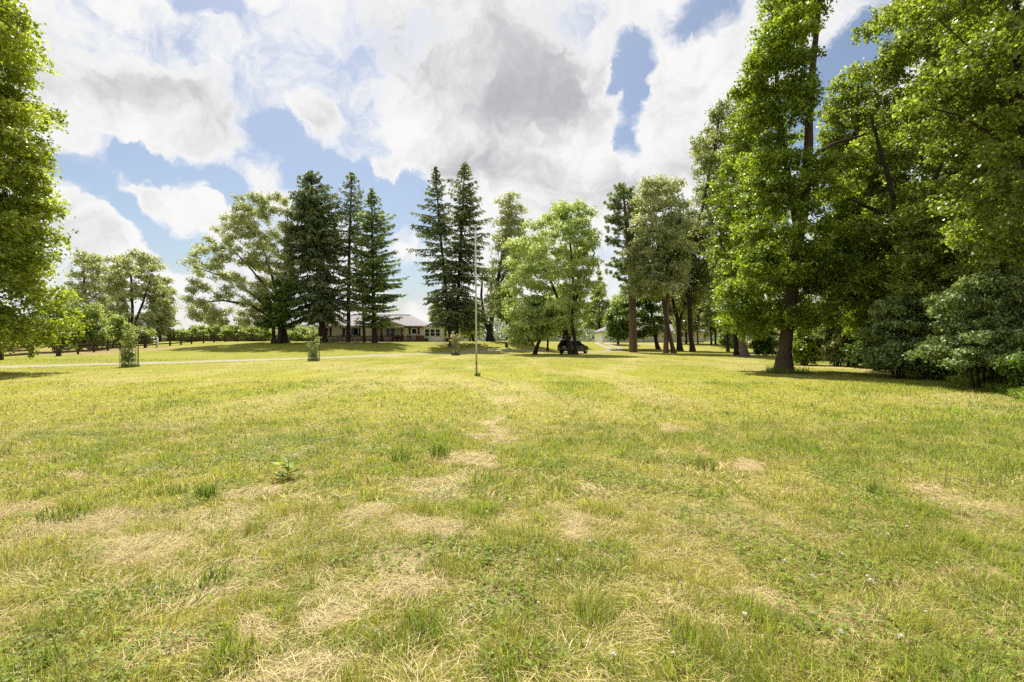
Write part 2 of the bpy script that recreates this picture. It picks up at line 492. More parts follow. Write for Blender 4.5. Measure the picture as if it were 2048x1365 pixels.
def pdist(x, y, P):
    d = np.full(x.shape, 1e9)
    for i in range(len(P)-1):
        ax, ay = P[i]; bx, by = P[i+1]
        vx, vy = bx-ax, by-ay
        t = np.clip(((x-ax)*vx+(y-ay)*vy)/(vx*vx+vy*vy+1e-9), 0, 1)
        d = np.minimum(d, np.hypot(x-ax-t*vx, y-ay-t*vy))
    return d

# ------------------------------------------------------------------ ground sheet
def axis(segs):
    out = [segs[0][0]]
    for (a, b, s) in segs:
        n = max(1, int(round((b-a)/s)))
        out += list(np.linspace(a, b, n+1)[1:])
    return np.array(out)
ax_x = axis([(-2200, -400, 300), (-400, -120, 35), (-120, -40, 3), (-40, -14, 0.8), (-14, -6, 0.25), (-6, 6, 0.1), (6, 14, 0.25), (14, 50, 0.8), (50, 120, 4), (120, 400, 35), (400, 2200, 300)])
ax_y = axis([(-300, -60, 40), (-60, -4, 4), (-4, 1.5, 0.5), (1.5, 8, 0.1), (8, 16, 0.25), (16, 110, 0.8), (110, 260, 10), (260, 600, 40), (600, 4000, 400)])
gx, gy = np.meshgrid(ax_x, ax_y)
gxf, gyf = gx.ravel(), gy.ravel()
gz = hgt(gxf, gyf)
gc, gd, gl = lawn_col(gxf, gyf)
field = ss((-gxf-46)/3)*ss((gyf-56)/3)*ss((82-gyf)/10)*ss((0.62*gyf-0.0+gxf+100)/10)
soil = np.array([0.3, 0.2, 0.125])
fl = (field*ss((fbm(gxf*.15, gyf*.3, 44, 3)-.42)*7))[:, None]*0.8
gc = gc*(1-fl)+soil[None]*fl
bare = (ss((pdist(gxf, gyf, DR)-1.5)/0.6)*ss((5.5-pdist(gxf, gyf, DR))/3)*ss((fbm(gxf*.5, gyf*.5, 61, 3)-.55)*8)*(gyf > drive_y(gxf))*(gyf > 33))[:, None]*0.7
gc = gc*(1-bare)+np.array([0.34, 0.265, 0.16])[None]*bare
needle = np.zeros(len(gxf))
for (cx, cy, r) in ((-28.2, 80, 3.2), (-25.5, 80.5, 3), (-21.5, 79.5, 3.5), (-9.6, 79, 3), (-23.3, 80, 2.5), (15.8, 68, 2), (14.3, 26, 1.4), (24.5, 52, 2)):
    needle = np.maximum(needle, np.exp(-((gxf-cx)**2+(gyf-cy)**2)/(r*r)))
needle = (needle*ss((fbm(gxf, gyf, 71, 3)-.35)*5))[:, None]*0.75
gc = gc*(1-needle)+np.array([0.2, 0.135, 0.08])[None]*needle
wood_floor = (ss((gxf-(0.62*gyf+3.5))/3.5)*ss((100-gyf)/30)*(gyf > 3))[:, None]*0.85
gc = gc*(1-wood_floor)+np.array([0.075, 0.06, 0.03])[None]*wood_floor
nx, ny = len(ax_x), len(ax_y)
ii = (np.arange(ny-1)[:, None]*nx+np.arange(nx-1)[None]).ravel()
loops = np.stack([ii, ii+1, ii+nx+1, ii+nx], 1).ravel()
near_under = np.clip(1-(gyf-7)/10, 0, 1)[:, None]
soil2 = np.clip((patches(gxf, gyf, DRYP)+(fbm(gxf*5, gyf*5, 91, 3)-.5)*1.6-.55)*2.2, 0, 1)[:, None]*.75
under = gc*0.42+C_THATCH[None]*0.36
under = under*(1-soil2)+np.array([0.40, 0.285, 0.185])[None]*soil2
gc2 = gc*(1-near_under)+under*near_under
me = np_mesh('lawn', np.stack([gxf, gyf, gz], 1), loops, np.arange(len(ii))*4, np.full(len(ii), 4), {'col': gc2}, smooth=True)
def lawn_material():
    m = bpy.data.materials.new('lawn'); m.use_nodes = True
    nt = m.node_tree; p = nt.nodes['Principled BSDF']
    p.inputs['Roughness'].default_value = 0.95; p.inputs['Specular IOR Level'].default_value = 0.05
    a = nt.nodes.new('ShaderNodeAttribute'); a.attribute_name = 'col'
    g = nt.nodes.new('ShaderNodeNewGeometry')
    def nz(scale, det, lo, hi, stretch=(1, 1, 1)):
        mp = nt.nodes.new('ShaderNodeMapping'); mp.inputs['Scale'].default_value = stretch
        nt.links.new(g.outputs['Position'], mp.inputs['Vector'])
        n = nt.nodes.new('ShaderNodeTexNoise'); n.inputs['Scale'].default_value = scale; n.inputs['Detail'].default_value = det; n.inputs['Roughness'].default_value = 0.7
        nt.links.new(mp.outputs[0], n.inputs['Vector'])
        r = nt.nodes.new('ShaderNodeMapRange'); r.inputs['From Min'].default_value = 0.3; r.inputs['From Max'].default_value = 0.7
        r.inputs['To Min'].default_value = lo; r.inputs['To Max'].default_value = hi
        nt.links.new(n.outputs['Fac'], r.inputs['Value'])
        return n, r
    n1, r1 = nz(9, 8, 0.55, 1.4, (1, .6, 1))
    n2, r2 = nz(0.6, 6, 0.8, 1.18, (1, .45, 1))
    n3, r3 = nz(1.3, 5, 0.0, 0.35, (.6, .35, 1))
    mu = nt.nodes.new('ShaderNodeMath'); mu.operation = 'MULTIPLY'
    nt.links.new(r1.outputs[0], mu.inputs[0]); nt.links.new(r2.outputs[0], mu.inputs[1])
    s = nt.nodes.new('ShaderNodeVectorMath'); s.operation = 'SCALE'
    nt.links.new(a.outputs['Color'], s.inputs[0]); nt.links.new(mu.outputs[0], s.inputs['Scale'])
    h = nt.nodes.new('ShaderNodeMix'); h.data_type = 'RGBA'
    h.inputs['B'].default_value = (0.19, 0.21, 0.028, 1)
    nt.links.new(r3.outputs[0], h.inputs['Factor']); nt.links.new(s.outputs[0], h.inputs['A'])
    nt.links.new(h.outputs['Result'], p.inputs['Base Color'])
    b = nt.nodes.new('ShaderNodeBump'); b.inputs['Strength'].default_value = 0.8; b.inputs['Distance'].default_value = 0.06
    nt.links.new(n1.outputs['Fac'], b.inputs['Height']); nt.links.new(b.outputs[0], p.inputs['Normal'])
    return m
ground = link('lawn', me, lawn_material()); tag(ground, kind='structure')

# gravel drive and the two wheel tracks to the garage
gm = mat('gravel', (0.34, 0.305, 0.25), 0.95, var=0.3, scale=6, bump=0.6, spec=0.1)
def ribbon(name, P, w, off=0.0, lift=0.035, jit=0.25):
    P = np.asarray(P); T = np.gradient(P, axis=0); T /= np.linalg.norm(T, axis=1)[:, None]+1e-9
    N = np.stack([-T[:, 1], T[:, 0]], 1)
    vs = []
    for i in range(len(P)):
        for k in np.linspace(-1, 1, 7):
            j = jit*(float(vnoise(np.array(i*0.9), np.array(k*3+off*10), 21))-0.5) if abs(k) > .99 else 0
            x, y = P[i]+N[i]*(off+k*w*0.5*(1+j))
            vs.append((x, y, H(x, y)+lift*(1-0.5*k*k)-(0.05 if abs(k) > .99 else 0)))
    fs = []
    for i in range(len(P)-1):
        for k in range(6):
            a = i*7+k; fs.append((a, a+1, a+8, a+7))
    return vs, fs
mb = MB(); mb.add(*ribbon('d', smooth_path(DR_PTS, 40), 2.7))
tag(mb.build('gravel_drive', gm, smooth=True), kind='structure')
mb = MB()
TR2 = np.array(smooth_path(TP, 30))
mb.add(*ribbon('a', TR2, 1.05, -0.9, jit=0.8)); mb.add(*ribbon('b', TR2, 1.05, 0.9, jit=0.8))
tag(mb.build('wheel_track', gm, smooth=True), kind='structure')

# ------------------------------------------------------------------ grass blades
def blades(n, yr, hmean, width, seed, straw=False, dens=None, xmax=1.12, flat=0.0):
    r = np.random.default_rng(seed)
    y = np.sqrt(r.uniform(yr[0]**2, yr[1]**2, n)); x = r.uniform(-1, 1, n)*xmax*(y+0.4)
    keep = (pdist(x, y, DR) > 1.25) if yr[1] > 25 else np.ones(n, bool)
    d, l, n3 = lawn(x, y)
    clump = fbm(x*4.2, y*4.2, 12, 3)
    if straw:
        keep &= r.random(n) < (0.30+0.7*d)
    else:
        keep &= r.random(n) < np.clip(0.30+0.75*l+0.5*(clump-.4)-0.62*d*(1-.3*clump), 0.05, 1)
    x, y, d, l, clump = x[keep], y[keep], d[keep], l[keep], clump[keep]
    n = len(x)
    col, _, _ = lawn_col(x, y)
    if straw:
        c = 1.2*C_STRAW[None]*r.uniform(0.7, 1.35, (n, 1))
        g = r.random((n, 1)) < 0.25
        c = np.where(g, C_OLIVE[None]*1.1, c)
        h = hmean*r.uniform(0.4, 1.8, n)
        lean = r.uniform(0.93, 1.0, n)
    else:
        col = C_OLIVE[None]*(1-l[:, None])+C_GREEN[None]*l[:, None]
        c = 1.5*col*r.uniform(0.45, 1.6, (n, 1))
        pick = r.random((n, 1))
        c = np.where(pick < 0.10+0.33*d[:, None], 1.25*C_STRAW[None]*r.uniform(.6, 1.15, (n, 1)), c)
        c = np.where(pick > 0.86, c*np.array([0.75, 1.12, 0.9])[None], c)
        c = np.where((pick > .75)*(pick < .86), c*np.array([0.85, .95, 1.6])[None], c)
        h = hmean*r.uniform(0.5, 1.5, n)*(0.5+0.4*l+2.3*np.clip(clump-.42, 0, 1))
        lean = np.clip(r.beta(2.4, 1.6, n)+flat, 0.1, 0.985)
    az = r.uniform(0, 2*np.pi, n)+0.0
    # neighbouring blades lean the same way
    az = np.where(r.random(n) < 0.55, fbm(x*1.3, y*1.3, 14, 2)*14+r.normal(0, .5, n), az)
    dx, dy = np.cos(az), np.sin(az)
    z0 = hgt(x, y)
    w = width*r.uniform(0.6, 1.4, n)
    sx, sy = -dy, dx
    # make sure thin blades do not all stand edge-on: twist
    tw = r.uniform(-1, 1, n); sx, sy = sx*np.cos(tw)-sy*np.sin(tw), sx*np.sin(tw)+sy*np.cos(tw)
    def pt(s, ww, k):
        hor = h*lean*(0.55*s+0.45*s*s); ver = h*np.sqrt(1-lean**2)*s*(1.25-0.25*s)-h*0.12*lean*s*s
        if straw: ver = h*0.08*np.sin(s*np.pi)+0.01+0.02*r2
        return np.stack([x+dx*hor+sx*ww*w*k, y+dy*hor+sy*ww*w*k, z0-0.005*(s == 0)+np.maximum(ver, 0.002)], 1)
    r2 = r.random(n)
    V = np.stack([pt(0, .5, -1), pt(0, .5, 1), pt(.55, .45, 1), pt(.55, .45, -1), pt(1, 0.06, 1)], 1).reshape(-1, 3)
    b = np.arange(n)*5
    lp = np.stack([b, b+1, b+2, b+3, b+3, b+2, b+4], 1).ravel()
    st = np.stack([np.arange(n)*7, np.arange(n)*7+4], 1).ravel()
    tt = np.tile([4, 3], n)
    return V, lp, st, tt, np.repeat(c, 5, 0)
def join(parts):
    V, Lp, St, Tt, Cc = [], [], [], [], []
    vo = lo = 0
    for (v, l, s, t, c) in parts:
        V.append(v); Lp.append(l+vo); St.append(s+lo); Tt.append(t); Cc.append(c)
        vo += len(v); lo += len(l)
    return map(np.concatenate, (V, Lp, St, Tt, Cc))
def blade_mat(name, trans):
    m = bpy.data.materials.new(name); m.use_nodes = True
    nt = m.node_tree; p = nt.nodes['Principled BSDF']; out = nt.nodes['Material Output']
    a = nt.nodes.new('ShaderNodeAttribute'); a.attribute_name = 'col'
    nt.links.new(a.outputs['Color'], p.inputs['Base Color'])
    p.inputs['Roughness'].default_value = 0.5; p.inputs['Specular IOR Level'].default_value = 0.25
    tr = nt.nodes.new('ShaderNodeBsdfTranslucent'); nt.links.new(a.outputs['Color'], tr.inputs['Color'])
    mx = nt.nodes.new('ShaderNodeMixShader'); mx.inputs['Fac'].default_value = trans
    nt.links.new(p.outputs[0], mx.inputs[1]); nt.links.new(tr.outputs[0], mx.inputs[2]); nt.links.new(mx.outputs[0], out.inputs['Surface'])
    return m
GB = blade_mat('grass_blade', 0.5)
v, l, s, t, c = join([blades(320000, (1.9, 5.0), 0.082, 0.0034, 1), blades(260000, (5.0, 10), 0.085, 0.006, 2),
                      blades(150000, (10, 20), 0.075, 0.013, 3), blades(170000, (20, 45), 0.07, 0.022, 4, flat=.25), blades(60000, (45, 78), 0.07, 0.035, 5, flat=.35)])
tag(link('grass', np_mesh('grass', v, l, s, t, {'col': c}), GB), kind='stuff')
v, l, s, t, c = join([blades(130000, (1.9, 5.0), 0.15, 0.0024, 21, True), blades(90000, (5.0, 10), 0.18, 0.0045, 22, True), blades(30000, (10, 22), 0.2, 0.011, 23, True)])
tag(link('dry_straw', np_mesh('dry_straw', v, l, s, t, {'col': c}), blade_mat('straw', 0.15)), kind='stuff')
# clover leaves: little round leaflets low in the turf
def clover(n, seed):
    r = np.random.default_rng(seed)
    y = np.sqrt(r.uniform(1.9**2, 9.0**2, n)); x = r.uniform(-1, 1, n)*1.1*y
    pch = fbm(x*1.6+30, y*1.6, 77, 3)+0.16*ss((x+.2)/1.5)*ss((5.5-y)/2)
    k = r.random(n) < .7*ss((pch-0.58)*9)
    x, y = x[k], y[k]; n = len(x)
    z = hgt(x, y)+r.uniform(.02, .06, n)
    V = []; a0 = r.uniform(0, 6.28, n); R = r.uniform(.006, .011, n)
    c = np.array([0.225, 0.285, 0.04])[None]*r.uniform(.6, 1.4, (n, 1))
    for q in range(3):
        a = a0+q*2.094
        cx, cy = x+np.cos(a)*R, y+np.sin(a)*R
        for kk in range(4):
            b = a+kk*np.pi/2
            V.append(np.stack([cx+np.cos(b)*R, cy+np.sin(b)*R, z+(.003 if kk % 2 else -.002)+r.normal(0, .003, n)], 1))
    V = np.stack(V, 1).reshape(-1, 3)
    m_ = n*3
    return V, np.arange(m_*4), np.arange(m_)*4, np.full(m_, 4), np.repeat(c, 12, 0)
v, l, s, t, c = clover(110000, 51)
tag(link('clover', np_mesh('clover', v, l, s, t, {'col': c}), GB), kind='stuff')

# ------------------------------------------------------------------ trees
def nrm(a): return a/(np.linalg.norm(a, axis=-1, keepdims=True)+1e-9)
def leaf_mesh(name, C, T, N, L, Wd, rnd, material, parent, fold=0.18):
    T = nrm(T); B = nrm(np.cross(N, T)); N = np.cross(T, B)
    L = np.broadcast_to(np.asarray(L, float), (len(C),))[:, None]; Wd = np.broadcast_to(np.asarray(Wd, float), (len(C),))[:, None]
    V = np.stack([C-T*L*.5, C+B*Wd*.5-T*L*.06+N*Wd*fold, C+T*L*.5, C-B*Wd*.5-T*L*.06+N*Wd*fold], 1).reshape(-1, 3)
    n = len(C)
    me = np_mesh(name, V, np.arange(4*n), np.arange(n)*4, np.full(n, 4), {'rnd': np.repeat(rnd, 4)})
    return link(name, me, material, parent)
def polyz(pts, z):
    return np.interp(z, [p[0] for p in pts], [p[1] for p in pts])
def skeleton_tubes(mb, chains):
    for pts, rad in chains:
        n = 10 if max(rad) > .15 else (6 if max(rad) > .05 else 4)
        mb.tube(pts, rad, n, cap=False, wob=0.12 if max(rad) > .1 else 0)
def curve(a, b, ctrl, n):
    out = []
    for i in range(n+1):
        t = i/n
        out.append(a*(1-t)**2+ctrl*2*t*(1-t)+b*t*t)
    return out
def tree(name, label, cat, Y, base, trunks, prof, ncl, crad, nleaf, lsize, lm, bark='bark', group=None, seed=0, depth=1.0,
         flat=0.6, droop=0.25, inner=0.35, wid=0.75, spray=11, flare=1.5, dy=0.0, twig=True, sink=0.25, spl=None, clear=(), wind=(0, 0, 0)):
    """broadleaf tree: trunk(s) given in photo pixels at distance Y, crown volume from a profile of (py, left px, right px)"""
    r = np.random.default_rng(seed+100)
    X0 = PX(base, Y); z0 = H(X0, Y)
    th = thing(name, label, cat, (X0, Y, z0), group=group)
    P = sorted([(PZ(py, Y)-z0, PX(xl, Y)-X0, PX(xr, Y)-X0) for (py, xl, xr) in prof])
    zl = [p[0] for p in P]; lo, hi = zl[0], zl[-1]
    # clump centres
    cs = []; tries = 0
    maxw = max(p[2]-p[1] for p in P)
    while len(cs) < ncl and tries < ncl*60:
        tries += 1
        z = r.uniform(lo, hi)
        xl = np.interp(z, zl, [p[1] for p in P]); xr = np.interp(z, zl, [p[2] for p in P])
        hw = (xr-xl)*0.5
        if r.random() > hw*2/maxw+0.15: continue
        cr = crad*r.uniform(0.65, 1.3)
        a = r.uniform(0, 2*np.pi); q = math.sqrt(r.uniform(inner**2, 1.0))
        hx = max(hw-cr*0.86, 0.1); hd = max(hw*depth-cr*0.86, 0.1)
        c = np.array([(xl+xr)*.5+math.cos(a)*q*hx, math.sin(a)*q*hd+dy, np.clip(z, lo+cr*.45, max(hi-cr*.5, lo+cr*.45))])
        if clear and c[1] < cr+.3:
            tz_ = [PZ(q[1], Y)-z0 for q in trunks[0]]; tx_ = float(np.interp(c[2], tz_, [PX(q[0], Y)-X0 for q in trunks[0]]))
            if any(PZ(b, Y)-z0 < c[2] < PZ(a, Y)-z0 for a, b in clear) and abs(c[0]-tx_) < cr*.85+.15: continue
        if any(np.sum((c-o[0])**2) < (0.55*(cr+o[1])*0.8)**2 for o in cs): continue
        cs.append((c, cr))
    # trunk skeleton
    chains = []; nodes = []
    for k, tr in enumerate(trunks):
        pts = [Vector((PX(px, Y)-X0, 0.0, PZ(py, Y)-z0)) for (px, py, w) in tr]
        rad = [max(w*Y/F*0.5, 0.012) for (_, _, w) in tr]
        if k == 0 or abs(tr[0][1]-trunks[0][0][1]) < 8:
            pts[0].z = -sink
        fine = []; fr = []
        for i in range(len(pts)-1):
            m_ = max(2, int((pts[i+1]-pts[i]).length/0.8))
            for q in range(m_):
                t_ = q/m_
                fine.append(pts[i].lerp(pts[i+1], t_)); fr.append(rad[i]*(1-t_)+rad[i+1]*t_)
        fine.append(pts[-1]); fr.append(rad[-1])
        off = 0.0; yoff = [0.0]
        for i in range(1, len(fine)):
            off += r.normal(0, 0.05)*min(1, crad); yoff.append(off)
        if k > 0:
            st_ = min(range(len(nodes)), key=lambda i: (nodes[i][0]-fine[0]).length) if nodes else None
            base_y = nodes[st_][0].y if st_ is not None else 0
            sgn = r.choice([-1, 1])
            yoff = [base_y+sgn*0.25*i*min(0.6, crad*.3)+yoff[i] for i in range(len(fine))]
        for i, p in enumerate(fine): p.y += yoff[i]
        if flare and k == 0 or (flare and abs(tr[0][1]-trunks[0][0][1]) < 8):
            f0 = fr[0]
            for i, p in enumerate(fine):
                if p.z < 1.2*f0*4: fr[i] = fr[i]*(1+(flare-1)*max(0, 1-max(p.z, 0)/(f0*4))**2)
        chains.append((fine, fr))
        nodes += [(p, rr) for p, rr in zip(fine, fr)]
    zmin_attach = min(0.35*lo+0.3, nodes[-1][0].z*0.6) if lo > 0 else 0.2
    cs.sort(key=lambda c: np.linalg.norm(c[0]-np.array([0, 0, lo])))
    for c, cr in cs:
        cv = Vector(c)
        best = None; bd = 1e9
        for (p, rr) in nodes:
            if p.z < zmin_attach: continue
            v = cv-p
            d = v.length+max(0, -v.z)*1.8+0.35*max(0, v.z-v.length*0.8)
            if d < bd: bd = d; best = (p, rr)
        if best is None: best = nodes[-1]
        p, rr = best
        v = cv-p
        ctrl = p+v*0.5+Vector((0, 0, 0.12*v.length))+Vector(r.normal(0, .07, 3))*v.length
        n_ = max(3, int(v.length/0.7))
        pts = curve(p, cv, ctrl, n_)
        r0 = min(rr*0.6, 0.010+0.017*v.length+0.012*cr)
        rad = [max(r0*(1-i/n_)+0.010*(i/n_), 0.008) for i in range(n_+1)]
        chains.append((pts, rad))
        nodes += [(pts[i], rad[i]) for i in range(1, n_)]
    mb = MB()
    skeleton_tubes(mb, chains)
    mb.build('trunk', M[bark], th, smooth=True)
    # leaf sprays
    vol = np.array([c[1]**2 for c in cs]); vol = vol/vol.sum()
    ns = max(1, int(nleaf/spray))
    ci = r.choice(len(cs), ns, p=vol)
    cc = np.array([c[0] for c in cs])[ci]; rr = np.array([c[1] for c in cs])[ci]
    u = nrm(r.normal(0, 1, (ns, 3)))
    rad_ = np.cbrt(r.uniform(0.10, 1.0, ns))
    u[:, 2] = np.where((u[:, 2] < 0) & (r.random(ns) < .45), -u[:, 2], u[:, 2])
    lob = 1+0.35*np.sin(u[:, 0]*5+cc[:, 0]*3)*np.cos(u[:, 1]*4+cc[:, 2]*2)
    tip = cc+u*(rr*rad_*lob)[:, None]*np.array([1, 1, flat])[None]
    sd = nrm(u+np.array([0, 0, -droop])[None]+np.array(wind)[None]+r.normal(0, .35, (ns, 3)))
    sl_ = (spl or lsize*2.6)*r.uniform(.6, 1.3, ns)
    q = r.uniform(-1, 0.25, (ns, spray))
    C = tip[:, None]+sd[:, None]*(sl_[:, None]*q)[..., None]+r.normal(0, lsize*0.5, (ns, spray, 3))
    T = sd[:, None]*(0.5+np.linalg.norm(wind))+r.normal(0, .6, (ns, spray, 3))+np.array([0, 0, -droop*1.2])
    N = r.normal(0, .45, (ns, spray, 3))+np.array([0, 0, .8])+u[:, None]*0.35
    cl = r.normal(0, .12, len(cs))[ci]; sp = r.normal(0, .12, ns)
    rn = np.clip(0.5+cl[:, None]+sp[:, None]+r.normal(0, .22, (ns, spray)), 0, 1)
    C = C.reshape(-1, 3); n = len(C)
    L = lsize*r.uniform(.65, 1.35, n)
    leaf_mesh('crown', C, T.reshape(-1, 3), N.reshape(-1, 3), L, L*wid, rn.ravel(), M[lm], th)
    return th

def conifer(name, label, cat, Y, base, trunk, prof, nbr, lm='spruce', bark='bark_dark', group=None, seed=0, droop=0.35, up=0.15, size=0.36, dens=1.0, hang=0.5, depth=1.0, var=0.42):
    """spruce or pine: whorls of boughs along a straight stem; profile of (py, left px, right px)"""
    r = np.random.default_rng(seed+500)
    X0 = PX(base, Y); z0 = H(X0, Y)
    th = thing(name, label, cat, (X0, Y, z0), group=group)
    P = sorted([(PZ(py, Y)-z0, PX(xl, Y)-X0, PX(xr, Y)-X0) for (py, xl, xr) in prof])
    zl = [p[0] for p in P]; lo, hi = zl[0], zl[-1]
    tp = [(PX(px, Y)-X0, PZ(py, Y)-z0, w*Y/F*.5) for (px, py, w) in trunk]
    tp[0] = (tp[0][0], -0.3, tp[0][2])
    tz = [p[1] for p in tp]
    fine = np.linspace(tz[0], tz[-1], 22)
    mb = MB()
    pts = [Vector((np.interp(z, tz, [p[0] for p in tp]), 0, z)) for z in fine]
    rad = [float(np.interp(z, tz, [p[2] for p in tp]))*0.82*(1.0+0.35*max(0, 1-max(z, 0)/1.0)**2) for z in fine]
    mb.tube(pts, rad, 10, cap=False, wob=.1)
    Cs, Ts, Ns, Ls = [], [], [], []
    ga = r.uniform(0, 6.28)
    zs = lo+(hi-lo)*np.sort(r.beta(1.0, 0.9, nbr))
    for i, z in enumerate(zs):
        ga += 2.399+r.normal(0, .35)
        tx = np.interp(z, tz, [p[0] for p in tp])
        zz = z+(hi-lo)*0.0
        xl = np.interp(zz, zl, [p[1] for p in P]); xr = np.interp(zz, zl, [p[2] for p in P])
        ca, sa = math.cos(ga), math.sin(ga)
        Rr = max(xr-tx, .15); Rl = max(tx-xl, .15)
        Rx = Rr if ca > 0 else Rl
        Rd = 0.5*(Rr+Rl)*depth
        L = 1/math.sqrt((ca/Rx)**2+(sa/Rd)**2)
        L *= 1-var*r.random() if r.random() > .12 else r.uniform(1.0, 1.15)
        f = (z-lo)/(hi-lo)
        a0 = up+0.45*f**2+r.normal(0, .06); b0 = droop*(1-0.75*f)
        if L < .2: L = .2
        dirh = np.array([ca, sa, 0])
        def bp(s): return np.array([tx, 0, z])+dirh*L*s+np.array([0, 0, 1])*L*(a0*s-b0*s*s+0.10*s**4)
        bz = [Vector(bp(s)) for s in np.linspace(0, .92, 6)]
        mb.tube(bz, [max(0.018*L+.012, .015)*(1-q*.17) for q in range(6)], 4, cap=False)
        n2 = max(4, int(L/0.125*dens))
        side = np.array([-sa, ca, 0])
        for s in r.uniform(0.04, 1.0, n2)**0.8:
            p = bp(s)
            tl = min(0.34*L*(1.05-s*.75), 1.15)*r.uniform(.6, 1.2)+.12
            sg = r.choice([-1, 1])
            td = dirh*r.uniform(.35, .9)+side*sg*r.uniform(.3, 1.0)+np.array([0, 0, -hang*r.uniform(0.2, 1.0)+.1])
            td /= np.linalg.norm(td)
            m_ = max(2, int(tl/(size*.42)))
            q = (np.arange(m_)+r.random(m_))/m_*tl
            C = p[None]+td[None]*q[:, None]+np.array([0, 0, -1])[None]*(hang*0.35*q*q)[:, None]+r.normal(0, .05, (m_, 3))
            Cs.append(C); Ts.append(td[None]+r.normal(0, .4, (m_, 3))+np.array([0, 0, -hang*.5])); Ns.append(r.normal(0, .5, (m_, 3))+np.array([0, 0, .8]))
    # leader tuft
    m_ = 90
    zt = hi-r.random(m_)*(hi-lo)*.07
    Cs.append(np.stack([np.interp(zt, tz, [p[0] for p in tp])+r.normal(0, .1, m_), r.normal(0, .1, m_), zt], 1)); Ts.append(r.normal(0, .4, (m_, 3))+np.array([0, 0, 1])); Ns.append(r.normal(0, 1, (m_, 3)))
    C = np.concatenate(Cs); T = np.concatenate(Ts); N = np.concatenate(Ns); n = len(C)
    mb.build('trunk', M[bark], th, smooth=True)
    L = size*r.uniform(.6, 1.4, n)
    rn = np.clip(.45+.15*np.sin(C[:, 2]*1.7)+r.normal(0, .2, n), 0, 1)
    leaf_mesh('crown', C, T, N, L, L*.42, rn, M[lm], th, fold=.1)
    return th
# ------------------------------------------------------------------ house on the rise
M['siding'] = mat('cream_siding', (0.84, 0.785, 0.62), 0.6, var=0.06, scale=2)
M['shingle'] = mat('grey_shingle', (0.30, 0.28, 0.295), 0.85, var=0.25, scale=9, stretch=(1, 1, 3), spec=0.15)
M['pale_siding'] = mat('white_siding', (0.84, 0.83, 0.79), 0.55, var=0.05, scale=2)
M['roof_pale'] = mat('light_grey_shingle', (0.22, 0.21, 0.21), 0.85, var=0.22, scale=9, stretch=(1, 1, 3), spec=0.15)
M['shutter'] = mat('dark_red_shutter', (0.10, 0.03, 0.022), 0.6, var=0.2, scale=8)
M['tan'] = mat('shadowed_tan_board', (0.6, 0.48, 0.28), 0.65, var=0.1, scale=4)  # warm shadow under the porch gable is put into this tan
YH = 84.0
def HX(px): return PX(px, YH)
HXC = HX(770); HZ0 = 1.47
house = thing('farmhouse', 'long low cream house with grey roof, red brown shutters and porch, behind the spruces', 'house', (HXC, YH, HZ0))
def hx(px): return HX(px)-HXC
def hz(py): return PZ(py, YH)-HZ0
def grooved_wall(name, x0, x1, y0, y1, z0, z1, m, parent, step=0.3, holes=()):
    """wall box with shallow battens on its front face"""
    mb = MB(); mb.box(x0, x1, y0, y1, z0, z1)
    x = x0+step*.5
    while x < x1-.05:
        if not any(a-.06 < x < b+.06 for a, b in holes):
            mb.box(x-.012, x+.012, y0-.02, y0-.001, z0+.02, z1-.02)
        x += step
    return mb.build(name, m, parent)
def window(parent, x0, x1, z0, z1, y, frame=0.09, mull_v=0, mull_h=1, fm='white'):
    """frame standing proud of a wall face at y (front is -y), pane set back inside it"""
    mb = MB()
    mb.box(x0-frame, x1+frame, y-.07, y-.003, z1, z1+frame); mb.box(x0-frame-.03, x1+frame+.03, y-.10, y-.003, z0-frame, z0)
    mb.box(x0-frame, x0, y-.07, y-.003, z0, z1); mb.box(x1, x1+frame, y-.07, y-.003, z0, z1)
    for k in range(mull_h):
        zz = z0+(z1-z0)*(k+1)/(mull_h+1); mb.box(x0, x1, y-.05, y-.03, zz-.03, zz+.03)
    for k in range(mull_v):
        xx = x0+(x1-x0)*(k+1)/(mull_v+1); mb.box(xx-.035, xx+.035, y-.053, y-.032, z0, z1)
    f = mb.build('window', M[fm], parent)
    g = MB(); g.box(x0, x1, y-.028, y-.004, z0, z1); g.build('pane', M['glass'], f)
    return f
def shutter(parent, x0, x1, z0, z1, y):
    mb = MB(); mb.box(x0, x1, y-.045, y-.004, z0, z1)
    z = z0+.06
    while z < z1-.06:
        mb.box(x0+.04, x1-.04, y-.06, y-.046, z, z+.035); z += .08
    return mb.build('shutter', M['shutter'], parent)
ze = hz(653.5); zr = hz(627)
xL, xR = hx(636), hx(848)
xp0, xp1 = hx(744), hx(807)          # porch bay
D0 = 9.0
holes_l = [(hx(649), hx(657)), (hx(692), hx(717))]
grooved_wall('wall', xL, xp0, 0, D0, -.3, ze, M['siding'], house, .3)
grooved_wall('wall', xp0, xp1, 1.7, D0, -.3, ze, M['siding'], house, .3)
grooved_wall('wall', xp1, xR, 0, D0, -.3, ze, M['siding'], house, .3)
